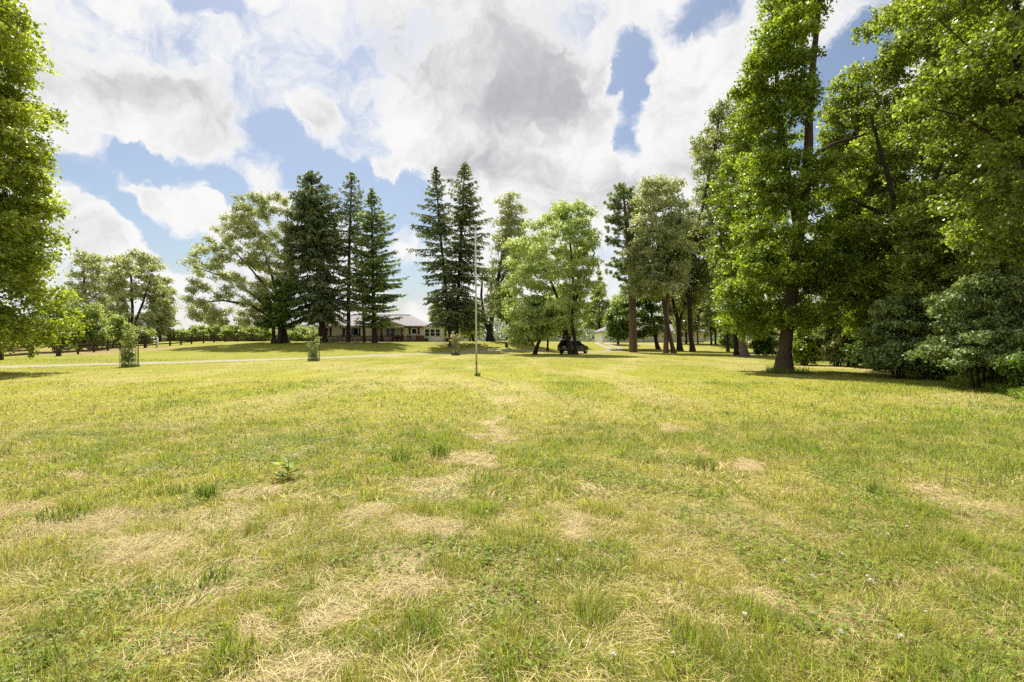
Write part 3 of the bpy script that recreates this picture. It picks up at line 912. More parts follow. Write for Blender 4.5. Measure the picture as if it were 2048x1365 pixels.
# main roof: hipped at both ends
def hip(x0, x1, y0, y1, z0, z1, over=.45, run=None, t=.0):
    x0 -= over; x1 += over; y0 -= over; y1 += over
    ym = (y0+y1)/2; rn = run if run is not None else (y1-y0)/2
    v = [(x0, y0, z0), (x1, y0, z0), (x1, y1, z0), (x0, y1, z0), (x0+rn, ym, z1), (x1-rn, ym, z1),
         (x0, y0, z0-.16), (x1, y0, z0-.16), (x1, y1, z0-.16), (x0, y1, z0-.16)]
    f = [(0, 1, 5, 4), (1, 2, 5), (2, 3, 4, 5), (3, 0, 4), (9, 8, 7, 6), (0, 6, 7, 1), (1, 7, 8, 2), (2, 8, 9, 3), (3, 9, 6, 0)]
    mb = MB(); mb.add(v, f); return mb
r_ = hip(xL, xR, 0, D0, ze+.16, zr, .5, 3.6)
roof = r_.build('roof', M['shingle'], house)
g = MB(); g.box(xL-.52, xR+.52, -.56, -.503, ze-.02, ze+.15); g.build('gutter', M['white'], roof)
g = MB(); g.bar((xL+3.2, D0/2, zr+.02), (xR-3.2, D0/2, zr+.02), .3, .07); g.build('ridge_cap', M['shingle'], roof)
# porch gable in front
xa = hx(776); za = hz(640.5); ge = hz(652)
gb = MB()
for sg, xe in ((-1, hx(745)), (1, hx(815))):
    gb.slab([(xa, -1.3, za), (xe, -1.3, ge-.03), (xe, 4.0, ge-.03), (xa, 4.0, za)], .14)
gable = gb.build('porch_roof', M['shingle'], house)
g = MB()
for xe in (hx(745), hx(815)): g.bar((xa, -1.36, za+.0), (xe, -1.36, ge-.04), .05, .2)
g.build('barge_board', M['white'], gable)
t_ = MB(); t_.slab([(hx(750), -1.2, ge+.0), (hx(809.5), -1.2, ge+.0), (xa, -1.2, za-.13)], .06); t_.build('gable_board', M['tan'], gable)
g = MB(); g.box(hx(745), hx(810), -1.33, -1.15, ge-.26, ge-.04); g.build('porch_beam', M['white'], house)
for px in (766.3, 806.3):
    g = MB(); g.box(hx(px)-.09, hx(px)+.09, -1.31, -1.13, -.3, ge-.262); g.box(hx(px)-.12, hx(px)+.12, -1.34, -1.10, 0.0, .25); g.build('porch_post', M['redwood'], house)
g = MB(); g.box(xp0, hx(810), -1.4, 1.69, -.3, .12); g.build('porch_deck', M['redwood'], house)
g = MB(); g.box(hx(788)-.2, hx(788)+.2, -.9, -.7, ge-.36, ge-.27); g.build('porch_light', M['redwood'], house)
# windows and shutters
zt, zb = hz(656.5), hz(671)
window(house, hx(647), hx(656.5), zb, zt, 0)
for a, b in ((659, 663.3), (685, 690.2), (716.8, 721), (636.6, 640.8)): shutter(house, hx(a), hx(b), zb-.1, zt+.12, 0)
window(house, hx(692.5), hx(700), zb, zt+.03, 0)
window(house, hx(702.6), hx(716), zb, zt+.03, 0, mull_h=0)
window(house, hx(767.8), hx(774.3), hz(671.3), hz(657.8), 1.7)
window(house, hx(777), hx(784.4), hz(671.3), hz(657.8), 1.7)
g = MB(); g.box(hx(746), hx(755), 1.60, 1.69, .12, hz(656.5)); d_ = g.build('door', M['white'], house)
g = MB(); g.ball((hx(754), 1.56, 1.1), .05); g.build('handle', M['bark_dark'], d_)
window(house, hx(824.3), hx(833), hz(667.2), hz(657.6), 0, frame=.17, mull_h=0)
for a, b in ((817.2, 821.4), (835.4, 839.6)): shutter(house, hx(a), hx(b), hz(669), hz(653.9), 0)
pg = MB()
pg.box(hx(812), hx(847), -.95, -.83, ze-.2, ze-.06)
for k in range(9):
    x = hx(814+k*3.9); pg.box(x-.05, x+.05, -1.15, -.06, ze-.058, ze+.06)
pg.build('pergola', M['redwood'], house)
# glazed sun room at the right end, with an angled end wall
xs0, xs1 = xR+.003, hx(886.3); zs = hz(653.6)
sr = MB(); sr.box(xs0, xs1, -.25, 5.0, -.3, zs)
sr.add([(xs1+.002, -.25, -.3), (hx(897), 1.2, -.3), (hx(897), 5.0, -.3), (xs1+.002, 5.0, -.3), (xs1+.002, -.25, zs), (hx(897), 1.2, zs), (hx(897), 5.0, zs), (xs1+.002, 5.0, zs)],
       [(0, 3, 2, 1), (4, 5, 6, 7), (0, 1, 5, 4), (1, 2, 6, 5), (2, 3, 7, 6), (3, 0, 4, 7)])
sun_room = sr.build('sun_room', M['siding'], house)
rf = MB(); rf.slab([(xs0+.02, -.7, zs+.09), (xs1+.15, -.7, zs+.09), (hx(898.5), .95, zs+.09), (hx(898.5), 5.3, zs+.25), (xs0+.02, 5.3, zs+.25)], .14)
rf.build('sun_room_roof', M['white'], house)
for a, b in ((850.9, 859), (861.8, 869.8), (872.2, 880.4)): window(house, hx(a), hx(b), hz(672), hz(658.8), -.25, frame=.1, mull_h=1)
# side window on the angled wall
ang = math.atan2(1.45, hx(897)-xs1)
wroot = window(house, .25, .85, hz(672), hz(659), 0, frame=.08)
wroot.location = (xs1+.01, -.25, 0); wroot.rotation_euler = (0, 0, ang)
g = MB(); g.box(xs0+.02, xs1, -.29, -.255, -.05, .75); g.build('skirting_board', M['pale_siding'], house)
# vents on the roof
g = MB(); g.tube([(hx(735), 5.5, zr-.6), (hx(735), 5.5, zr+.35)], .07, 8); g.build('vent_pipe', M['white'], roof)

# picket fence round the front yard
YF = 82.6; FX = lambda px: PX(px, YF)
fx0 = FX(650)
pf = thing('picket_fence', 'red brown picket fence in front of the cream house', 'fence', (fx0, YF, HZ0))
pk = MB(); x = 0.15
pend = FX(823)-fx0
posts = [FX(q)-fx0 for q in (650.3, 684, 716.5, 765, 784, 806, 815.5)]
while x < pend:
    if not any(abs(x-p) < .13 for p in posts):
        zz = H(fx0+x, YF)-HZ0
        h_ = 1.0+.02*math.sin(x*7)
        pk.add([(x-.032, -.012, zz-.02), (x+.032, -.012, zz-.02), (x+.032, -.012, zz+h_-.07), (x, -.012, zz+h_), (x-.032, -.012, zz+h_-.07),
                (x-.032, .012, zz-.02), (x+.032, .012, zz-.02), (x+.032, .012, zz+h_-.07), (x, .012, zz+h_), (x-.032, .012, zz+h_-.07)],
               [(0, 1, 2, 3, 4), (9, 8, 7, 6, 5), (0, 5, 6, 1), (1, 6, 7, 2), (2, 7, 8, 3), (3, 8, 9, 4), (4, 9, 5, 0)])
    x += .19
pk.build('pickets', M['redwood'], pf)
for zq in (.22, .8):
    g = MB(); g.box(0, pend, .014, .06, zq, zq+.09); g.build('rail', M['redwood'], pf)
for p in posts:
    g = MB(); g.box(p-.07, p+.07, -.07, .10, -.3, 1.16); g.slab([(p-.09, -.09, 1.18), (p+.09, -.09, 1.18), (p+.09, .12, 1.18), (p-.09, .12, 1.18)], .035); g.build('post', M['redwood'], pf)
gt = thing('picket_gate', 'picket gate with a diagonal brace right of the porch post', 'gate', (FX(817), YF, HZ0))
gw = FX(831)-FX(817); g = MB(); x = .06
while x < gw:
    g.box(x-.032, x+.032, -.012, .012, .02, 1.06); x += .19
g.build('pickets', M['redwood'], gt)
g = MB(); g.box(0, gw, .014, .055, .2, .29); g.box(0, gw, .014, .055, .84, .93); g.bar((0.05, .035, .86), (gw-.05, .035, .25), .04, .09); g.build('brace', M['redwood'], gt)
bf = thing('board_fence', 'short solid red brown board fence between gate and sun room', 'fence', (FX(831.5), YF, HZ0))
bw = FX(847)-FX(831.5); g = MB(); x = .0
while x < bw-.1:
    g.box(x+.006, x+.125, -.015, .012, -.05, 1.02+.03*math.sin(x*13)); x += .13
g.build('boards', M['redwood'], bf)
for p in (.02, bw): 
    g = MB(); g.box(p-.06, p+.06, .014, .13, -.3, 1.05); g.build('post', M['redwood'], bf)
# porch chairs with fan backs
def porch_chair(label, px, y):
    c = thing('porch_chair', label, 'chair', (PX(px, y), y, HZ0+.12), rotz=random.uniform(-.3, .3), group='wooden chairs on the porch')
    g = MB()
    for k in range(5):
        w = (k-2)*.115; hh = 1.02-.05*(k-2)**2
        g.bar((w*.85, .25, .36), (w*1.1, .48, hh), .10, .025)
    g.build('backrest', M['redwood'], c)
    g = MB(); g.slab([(-.28, -.28, .40), (.28, -.28, .40), (.26, .28, .33), (-.26, .28, .33)], .03); g.build('seat', M['redwood'], c)
    for sx in (-.32, .32):
        g = MB(); g.box(sx-.06, sx+.06, -.34, .32, .56, .585); g.build('armrest', M['redwood'], c)
        for sy in (-.28, .24):
            g = MB(); g.box(sx-.03, sx+.03, sy-.04, sy+.04, 0, .555); g.build('leg', M['redwood'], c)
    return c
porch_chair('fan backed red brown wooden chair on the porch, left of the two', 790, 83.4)
porch_chair('fan backed red brown wooden chair on the porch beside the right porch post', 797, 83.3)
g = MB(); g.box(-.75, .75, -.4, .4, .70, .75)
tb = thing('porch_table', 'low red brown wooden table by the porch chairs', 'table', (PX(801.5, 83.6), 83.55, HZ0+.12))
g = MB(); g.box(-.4, .4, -.28, .28, .60, .65); g.build('table_top', M['redwood'], tb)
for a in (-.33, .33):
    for b in (-.22, .22):
        g = MB(); g.box(a-.035, a+.035, b-.035, b+.035, 0, .6); g.build('leg', M['redwood'], tb)
M['terracotta'] = mat('dark_pot', (0.05, 0.035, 0.03), 0.6)
for px, y, lab in ((852.5, 83.0, 'dark flower pot against the sun room wall, right of the board fence'), (894.5, 83.6, 'dark flower pot at the far right corner of the sun room')):
    p = thing('flower_pot', lab, 'pot', (PX(px, y), y, H(PX(px, y), y)), group='flower pots by the house')
    g = MB(); g.tube([(0, 0, -.05), (0, 0, .1), (0, 0, .36), (0, 0, .42)], [.22, .26, .33, .36], 12); g.build('pot', M['terracotta'], p, smooth=True)
    r = np.random.default_rng(int(px)); n = 90
    C = nrm(r.normal(0, 1, (n, 3)))*r.uniform(.05, .34, (n, 1)); C[:, 2] = np.abs(C[:, 2])*.7+.42
    leaf_mesh('foliage', C, r.normal(0, 1, (n, 3)), r.normal(0, .5, (n, 3))+np.array([0, 0, .7]), .15, .09, r.random(n), M['dark'], p)
bfp = thing('bird_feeder', 'slim dark bird feeder pole by the right corner of the house', 'bird feeder', (PX(890.3, 82.8), 82.8, H(PX(890.3, 82.8), 82.8)))
g = MB(); g.tube([(0, 0, -.2), (0, 0, 1.75)], .03, 8); g.build('pole', M['bark_dark'], bfp)
g = MB(); g.box(-.17, .17, -.17, .17, 1.75, 1.79); g.box(-.1, .1, -.1, .1, 1.79, 2.0); g.slab([(-.2, -.2, 2.0), (.2, -.2, 2.0), (0.0, .0, 2.17)], .02); g.slab([(.2, .2, 2.0), (-.2, .2, 2.0), (0.0, .0, 2.17)], .02)
g.build('tray', M['bark_dark'], bfp)

# ------------------------------------------------------------------ long white outbuilding with a garage at its left end
YG = 108.0; GXC = PX(1300, YG); GZ0 = 1.27
bar_ = thing('outbuilding', 'long low white building with garage doors, behind the trees on the right', 'building', (GXC, YG, GZ0))
gx_ = lambda px: PX(px, YG)-GXC
gz_ = lambda py: PZ(py, YG)-GZ0
e2, r2_ = gz_(664.3), gz_(644)
grooved_wall('wall', gx_(1224.3), gx_(1407), 0, 9, -.3, e2, M['pale_siding'], bar_, .32)
grooved_wall('garage_wall', gx_(1202.3), gx_(1224)+.0, -1.0, 9, -.3, e2, M['pale_siding'], bar_, .32)
hip(gx_(1202.3), gx_(1407), -.9, 9, e2+.16, r2_, .5, 4.2).build('roof', M['roof_pale'], bar_)
for a, b in ((1204.2, 1211.6), (1213.4, 1221.8)):
    g = MB(); g.box(gx_(a), gx_(b), -1.07, -1.025, -.05, 2.0)
    d_ = g.build('garage_door', M['white'], bar_)
    g = MB()
    for k in range(1, 4):
        g = MB(); g.box(gx_(a)+.02, gx_(b)-.02, -1.085, -1.071, .5*k-.02, .5*k+.02); g.build('door_rib', M['pale_siding'], d_)
for a in (1241, 1299, 1354.8):
    window(bar_, gx_(a+3.4), gx_(a+11.4), gz_(673), gz_(665.4), 0, frame=.08, mull_h=1)
    for q in (a, a+14.2): shutter(bar_, gx_(q), gx_(q+2.2), gz_(673.4), gz_(665), 0)
window(bar_, gx_(1382), gx_(1388), gz_(673), gz_(665.4), 0, frame=.08)
g = MB(); g.box(gx_(1224.3), gx_(1407.1), -.06, -.024, -.3, .18); g.build('foundation', mat('dark_foundation', (.12, .12, .11), .9, var=.2), bar_)
g = MB(); g.tube([(gx_(1376), -.08, 0), (gx_(1376), -.08, e2)], .05, 6); g.build('downpipe', M['white'], bar_)

# ------------------------------------------------------------------ post and rail fences on the left
def rail_fence(label, pts, hgts, nrail, thick, end_big=False):
    x0, y0 = pts[0]
    f = thing('rail_fence', label, 'fence', (x0, y0, H(x0, y0)))
    zb = H(x0, y0)
    P = [Vector((x-x0, y-y0, H(x, y)-zb)) for x, y in pts]
    for i, p in enumerate(P):
        h_ = hgts[i]; t = thick[i]*.5
        g = MB(); g.box(p.x-t, p.x+t, p.y-t, p.y+t, p.z-.4, p.z+h_); g.slab([(p.x-t*1.1, p.y-t*1.1, p.z+h_+.02), (p.x+t*1.1, p.y-t*1.1, p.z+h_+.02), (p.x+t*1.1, p.y+t*1.1, p.z+h_+.02), (p.x-t*1.1, p.y+t*1.1, p.z+h_+.02)], .035)
        g.build('post', M['rail'], f)
    for i in range(len(P)-1):
        for k in range(nrail):
            q = .38+(.72 if nrail == 3 else .62)*k/(nrail-1)*1.05
            a = P[i].copy(); b = P[i+1].copy(); a.z += q+random.uniform(-.03, .03); b.z += q+random.uniform(-.03, .03); a.y -= .07; b.y -= .07
            g = MB(); g.bar(a, b, .05, .17); g.build('rail', M['rail'], f)
    return f
fp = [(117, 53.5), (156, 60), (188, 65), (215.5, 68.5), (240, 71), (265, 73), (290.7, 75), (313.5, 77.4), (340, 80), (362, 82.5), (383, 85), (407, 88), (428, 91), (450, 94), (475, 98), (500, 102), (522, 106)]
fpw = [(PX(a, b), b) for a, b in fp]
rail_fence('long dark post and rail fence running uphill from the gateway past the bushes', fpw, [1.5]+[1.38]*5+[1.62]+[1.36]*10, 3, [.32]+[.17]*5+[.3]+[.18]*10)
rail_fence('short piece of dark rail fence under the big maple at the left edge', [(PX(-75, 38), 38.0), (PX(-30, 40.5), 40.5), (PX(3, 42.5), 42.5), (PX(63, 48.5), 48.5)], [1.15]*4, 3, [.2, .2, .2, .22])
wp = thing('white_post', 'thin pale post standing in the line of the rail fence', 'post', (PX(315, 76.2), 76.2, H(PX(315, 76.2), 76.2)))
g = MB(); g.tube([(0, 0, -.3), (0, 0, 1.38)], .11, 10); g.build('pole', M['white'], wp, smooth=True)
g = MB(); g.tube([(0, 0, 1.38), (0, 0, 1.42), (0, 0, 1.47)], [.13, .13, .04], 10); g.build('cap', M['white'], wp)

# ------------------------------------------------------------------ flagpole
M['pole'] = mat('pole_grey', (0.40, 0.39, 0.36), 0.5, var=0.15, scale=5, spec=.4)
M['pole_rust'] = mat('pole_weathered', (0.26, 0.225, 0.18), 0.7, var=0.4, scale=9)
YP = 23.4; xp = PX(953, YP)
fpole = thing('flagpole', 'tall thin pale flagpole without a flag standing alone on the lawn', 'flagpole', (xp, YP, H(xp, YP)))
lx = PX(951, YP)-xp
g = MB(); g.tube([(0, 0, -.3), (lx*.09, 0, .58)], [.045, .043], 12); g.build('base_section', M['pole_rust'], fpole, smooth=True)
g = MB(); g.tube([(lx*.09, 0, .55), (lx*.092, 0, .63)], .056, 12); g.build('collar', M['pole_rust'], fpole, smooth=True)
g = MB(); g.tube([(lx*.093, 0, .631), (lx*.5, 0, 3.4), (lx, 0, 6.72)], [.043, .04, .032], 12); g.build('shaft', M['pole'], fpole, smooth=True)
g = MB(); g.tube([(lx, 0, 6.722), (lx, 0, 6.80)], [.05, .05], 10); g.ball((lx, 0, 6.86), .06); g.build('finial', M['pole'], fpole, smooth=True)
g = MB(); g.tube([(lx*.15, -.055, 1.12), (lx*.55, -.075, 3.8), (lx, -.06, 6.74)], .007, 4); g.tube([(lx*.15+.02, -.06, 1.12), (lx*.55+.03, -.07, 3.8), (lx+.02, -.06, 6.74)], .007, 4); g.build('halyard', M['white'], fpole)
g = MB(); g.bar((lx*.15-.05, -.04, 1.1), (lx*.15+.05, -.04, 1.16), .03); g.build('cleat', M['pole_rust'], fpole)

# ------------------------------------------------------------------ saplings in wire guards
M['wire'] = mat('green_wire', (0.10, 0.15, 0.10), 0.6)
def sapling(px, Y, top, fol, lm, cage_top, cage_w, label, clabel, seed, group='young trees in wire guards'):
    X0 = PX(px, Y); z0 = H(X0, Y); r = np.random.default_rng(seed)
    t = thing('sapling', label, 'young tree', (X0, Y, z0), group=group)
    ht = PZ(top, Y)-z0
    mb = MB(); mb.tube([(0, 0, -.1), (.03, .02, ht*.4), (-.02, 0, ht*.75), (.02, 0, ht)], [.03, .025, .018, .008], 6)
    C = []; N = []; T = []
    nb = 38
    for k in range(nb):
        z = ht*r.uniform(.07, .96); a = r.uniform(0, 6.28)
        f = np.interp(PZ(0, Y)*0+z, [PZ(q[0], Y)-z0 for q in sorted(fol, key=lambda q: -q[0])], [q[1]*Y/F for q in sorted(fol, key=lambda q: -q[0])])
        L = f*r.uniform(.6, 1.05)
        e = np.array([math.cos(a)*L, math.sin(a)*L, z+L*.35])
        mb.tube([(0, 0, z), tuple(e*.5+np.array([0, 0, z*.5])), tuple(e)], [.01, .008, .004], 4)
        n = 30
        s = r.uniform(.25, 1.08, n)
        C.append(np.array([0, 0, z])+(e-np.array([0, 0, z]))*s[:, None]+r.normal(0, .07, (n, 3))); T.append(r.normal(0, .6, (n, 3))+np.array([0, 0, -.5])); N.append(r.normal(0, .5, (n, 3))+np.array([0, 0, .7]))
    mb.build('trunk', M['bark_grey'], t)
    C = np.concatenate(C); leaf_mesh('crown', C, np.concatenate(T), np.concatenate(N), .13*r.uniform(.7, 1.3, len(C)), .085, r.random(len(C)), M[lm], t)
    c = thing('wire_guard', clabel, 'tree guard', (X0, Y, z0), group='wire guards round the young trees')
    R = cage_w*Y/F*.5; hh = PZ(cage_top, Y)-z0
    g = MB(); wt = .005+.0001*Y
    for k in range(14):
        a = 2*math.pi*k/14
        g.tube([(R*math.cos(a), R*math.sin(a), 0.0), (R*math.cos(a), R*math.sin(a), hh)], wt, 4, cap=False)
    nrg = 7
    for j in range(nrg):
        z = .06+(hh-.08)*j/(nrg-1)
        pts = [(R*math.cos(a), R*math.sin(a), z) for a in np.linspace(0, 2*math.pi, 17)]
        g.tube(pts, wt*.85, 4, cap=False)
    g.build('wire_mesh', M['wire'], c)
    for a in (.6, 2.7, 4.7):
        g = MB(); g.tube([((R+.03)*math.cos(a), (R+.03)*math.sin(a), -.3), ((R+.03)*math.cos(a), (R+.03)*math.sin(a), hh+.12)], .024, 6); g.build('stake', M['wire'], c)
    # long grass left by the mower inside the guard belongs to the turf: see tufts below
    return X0, Y, R
SAP = [sapling(257, 31.5, 658, [(732, 11), (700, 13), (690, 15), (675, 17), (660, 7)], 'sapling', 694, 30, 'pale leafy sapling in a green wire guard, nearest the left fence', 'green wire guard standing in front of the left rail fence', 1),
       sapling(627, 41.5, 654, [(720, 8), (705, 10), (690, 13), (672, 17), (656, 8)], 'sapling', 690, 22, 'pale leafy sapling in a wire guard in front of the dark spruce', 'green wire guard in front of the big dark spruce', 2),
       sapling(911, 57.5, 668, [(709, 6), (700, 7), (690, 9), (677, 11), (668, 6)], 'sapling_yellow', 684, 18, 'yellowish sapling in a wire guard just left of the flagpole', 'grey green wire guard just left of the flagpole', 3)]

# ------------------------------------------------------------------ tufts and weeds the mower left
def tuft(label, px, py, h, spread, n, seed, col=(0.14, 0.2, 0.025), group='tall grass tufts in the lawn', w=.008, name='grass_tuft', xy=None):
    r = np.random.default_rng(seed)
    X0, Y0 = xy if xy else gpt(px, py)
    a = r.uniform(0, 6.28, n); q = np.sqrt(r.random(n))*spread
    x, y = np.cos(a)*q, np.sin(a)*q
    hh = h*r.uniform(.5, 1.15, n); ln = r.uniform(.1, .6, n); b = r.uniform(0, 6.28, n)
    dx, dy = np.cos(b)*ln, np.sin(b)*ln
    ww = w*r.uniform(.7, 1.3, n); sx, sy = -np.sin(b+r.uniform(-1, 1, n)), np.cos(b)
    def pt(s, k): return np.stack([x+dx*hh*s*s+sx*ww*k, y+dy*hh*s*s+sy*ww*k, hh*s*(1-.3*ln*s)-.01], 1)
    V = np.stack([pt(0, -.5), pt(0, .5), pt(.5, .5), pt(.5, -.5), pt(1, .02)], 1).reshape(-1, 3)
    i = np.arange(n)*5
    lp = np.stack([i, i+1, i+2, i+3, i+3, i+2, i+4], 1).ravel()
    c = np.array(col)[None]*r.uniform(.6, 1.5, (n, 1))
    me = np_mesh(name, V, lp, np.stack([np.arange(n)*7, np.arange(n)*7+4], 1).ravel(), np.tile([4, 3], n), {'col': np.repeat(c, 5, 0)})
    o = link(name, me, GB, None, (X0, Y0, H(X0, Y0)))
    return tag(o, label, 'grass tuft', group)
tuft('tall upright grass tuft in the left foreground lawn, the largest one', 412, 998, .22, .10, 90, 1)
tuft('broad low dark tuft left of the tallest tuft on the left lawn', 345, 985, .12, .16, 110, 2)
tuft('grass tuft beside the dry track, left of the middle of the lawn', 880, 915, .24, .14, 90, 3)
tuft('spiky grass tuft nearer the flagpole than the dry track', 800, 925, .22, .14, 70, 4)
tuft('thin dark blades standing right of the dry track', 1410, 940, .22, .12, 40, 5)
tuft('lone upright tuft left of the dry patch on the right lawn', 1742, 988, .2, .05, 26, 6)
tuft('dark tuft at the left photo edge by the bare soil', 130, 1040, .13, .2, 140, 7)
tuft('small spiky tuft in the bottom left foreground', 430, 1170, .13, .09, 60, 8)
tuft('stiff tuft in the bottom left corner of the lawn', 100, 1335, .12, .05, 40, 9)
tuft('upright blades in the near right lawn beside white clover', 1640, 1125, .13, .03, 22, 10)
tuft('grass tuft at the foot of the flagpole', 955, 752, .22, .14, 90, 11, w=.012)
tuft('long grass at the foot of the nearest sapling by the left fence', 0, 0, .3, .5, 260, 12, w=.016, xy=(SAP[0][0]+.1, SAP[0][1]))
tuft('long grass at the foot of the sapling before the spruce', 0, 0, .3, .45, 240, 13, w=.018, xy=(SAP[1][0], SAP[1][1]))
tuft('long grass at the foot of the yellowish sapling', 0, 0, .4, .45, 240, 14, w=.022, xy=(SAP[2][0], SAP[2][1]))
tuft('long grass round the foot of the big maple trunk on the right', 0, 0, .4, 1.0, 500, 15, w=.018, xy=(PX(1572, 25.7), 25.7))
dk = thing('dock_weed', 'broad leaved dock weed standing in the left half of the lawn', 'weed', (*gpt(575, 958), H(*gpt(575, 958))))
r = np.random.default_rng(3); n = 34
a = r.uniform(0, 6.28, n); z = r.uniform(.03, .24, n); q = r.uniform(.03, .15, n)
leaf_mesh('leaves', np.stack([np.cos(a)*q, np.sin(a)*q, z], 1), np.stack([np.cos(a), np.sin(a), np.full(n, .3)], 1), r.normal(0, .3, (n, 3))+np.array([0, 0, 1]), .13, .055, r.random(n), M['maple'], dk)
g = MB(); g.tube([(0, 0, 0), (.01, 0, .15), (.02, 0, .27)], [.006, .005, .003], 5); g.build('stem', M['sapling'], dk)

# white clover flowers: one of each kind, then copies
M['clover'] = mat('clover_white', (0.75, 0.71, 0.56), 0.8, var=.2, scale=90)
c0 = thing('clover_flower', 'small white clover flower head in the foreground grass', 'flower', (0, 0, 0), group='white clover flowers in the lawn')
g = MB(); g.tube([(0, 0, -.02), (.004, 0, .03), (0, .003, .062)], .0015, 4)
st_ = g.build('stem', M['maple'], c0)
r = np.random.default_rng(5); n = 60
u = nrm(r.normal(0, 1, (n, 3))); u[:, 2] = np.abs(u[:, 2])*1.2-.25
g = MB(); g.ball((0, 0, .068), .0085, 8, 6)
hd_ = g.build('flower_head', M['clover'], c0)
pet = leaf_mesh('petals', u*.0085+np.array([0, 0, .068]), u, nrm(r.normal(0, 1, (n, 3))), .012, .005, r.random(n), M['clover'], hd_)
spots = [(815, 1215), (1650, 1095), (1560, 1140), (1630, 1180), (1795, 1300), (1740, 1015), (1568, 1060), (1955, 1070), (1290, 1090), (1175, 1105), (920, 1130), (1275, 1010), (1075, 1225), (990, 1020), (1010, 1040),
         (985, 1050), (865, 1070), (950, 1080), (1715, 1070), (1770, 1085), (1810, 1075), (1690, 1120), (1755, 1185), (1672, 1295), (1900, 1025), (1925, 1030), (1560, 885), (1580, 895), (1640, 1240), (1720, 1170),
         (1235, 1345), (930, 1225), (750, 1290), (1850, 1240), (1480, 1260), (1370, 1180), (1330, 935), (1420, 1120), (620, 905), (1120, 1150), (1345, 1330), (1890, 1145)]
for i, (px, py) in enumerate(spots):
    x, y = gpt(px+random.uniform(-12, 12), py+random.uniform(-8, 8))
    if i == 0: t = c0
    else:
        t = c0.copy(); COL.objects.link(t)
        for ch in (st_, hd_):
            d = ch.copy(); COL.objects.link(d); d.parent = t
            if ch is hd_:
                e = pet.copy(); COL.objects.link(e); e.parent = d
    t.location = (x, y, H(x, y)); t.rotation_euler = (random.uniform(-.25, .25), random.uniform(-.25, .25), random.uniform(0, 6))
    s = random.uniform(.8, 1.3); t.scale = (s, s, s*1.0)

# ------------------------------------------------------------------ dark SUV under the trees
M['paint'] = mat('black_paint', (0.006, 0.006, 0.007), 0.25, spec=.35)
M['paint'].node_tree.nodes['Principled BSDF'].inputs['Coat Weight'].default_value = .25
M['tyre'] = mat('tyre_rubber', (0.018, 0.018, 0.018), 0.85)
M['trim'] = mat('black_trim', (0.02, 0.02, 0.02), 0.6)
M['rim'] = mat('grey_alloy', (0.35, 0.35, 0.36), 0.35, metal=.8)
M['taillight'] = mat('red_lens', (0.35, 0.012, 0.012), 0.25, spec=.6)
M['plate'] = mat('plate_teal', (0.35, 0.52, 0.5), 0.5)
M['chrome'] = mat('chrome', (0.6, 0.6, 0.6), 0.2, metal=1)
Y_S = 63.0; X_S = PX(1128, Y_S)
suv = thing('parked_suv', 'black sport utility vehicle parked in the shade behind the double trunk', 'car', (X_S, Y_S, H(X_S, Y_S)), rotz=-math.radians(37))
# local: +y is forward, origin at the middle of the tail on the ground
st = [(0.0, .86, .95, .48, .60, .92, 1.02, .78, 1.06), (0.06, .93, .97, .42, .62, 1.0, 1.3, .72, 1.36), (.35, .95, .97, .35, .62, 1.02, 1.62, .66, 1.68), (.9, .96, .97, .30, .62, 1.02, 1.67, .66, 1.74),
      (2.0, .96, .97, .28, .62, 1.02, 1.68, .66, 1.75), (2.7, .96, .97, .28, .62, 1.03, 1.62, .64, 1.68), (3.25, .96, .97, .28, .62, 1.04, 1.26, .68, 1.30), (3.55, .95, .96, .28, .62, 1.03, 1.07, .76, 1.1),
      (4.2, .93, .94, .30, .60, .95, 1.0, .72, 1.04), (4.6, .86, .88, .36, .58, .85, .9, .66, .95), (4.74, .74, .78, .44, .58, .75, .8, .6, .82)]
V = []; Fc = []
for (y, wb, wm, z0, z1, zb, zt, wt, zr_) in st:
    half = [(wb*.9, z0), (wb, z0+.10), (wm, z1), (wm*.99, zb), (wt+.05, zt), (wt*.8, zr_)]
    ring = [(x, y, z) for x, z in half]+[(-x, y, z) for x, z in reversed(half)]
    V += ring
k = 12
for i in range(len(st)-1):
    for j in range(k):
        Fc.append((i*k+j, (i+1)*k+j, (i+1)*k+(j+1) % k, i*k+(j+1) % k))
Fc.append(tuple(range(k))); Fc.append(tuple((len(st)-1)*k+j for j in range(k-1, -1, -1)))
g = MB(); g.add(V, Fc); body = g.build('body', M['paint'], suv)
bv = body.modifiers.new('soft', 'BEVEL'); bv.width = .03; bv.segments = 2; bv.limit_method = 'ANGLE'
def sidept(y, f, s, off=.012):
    ys = [q[0] for q in st]
    wm = np.interp(y, ys, [q[2] for q in st])*.99; zb = np.interp(y, ys, [q[5] for q in st]); wt = np.interp(y, ys, [q[7] for q in st])+.05; zt = np.interp(y, ys, [q[6] for q in st])
    return (s*(wm+(wt-wm)*f+off), y, zb+(zt-zb)*f)
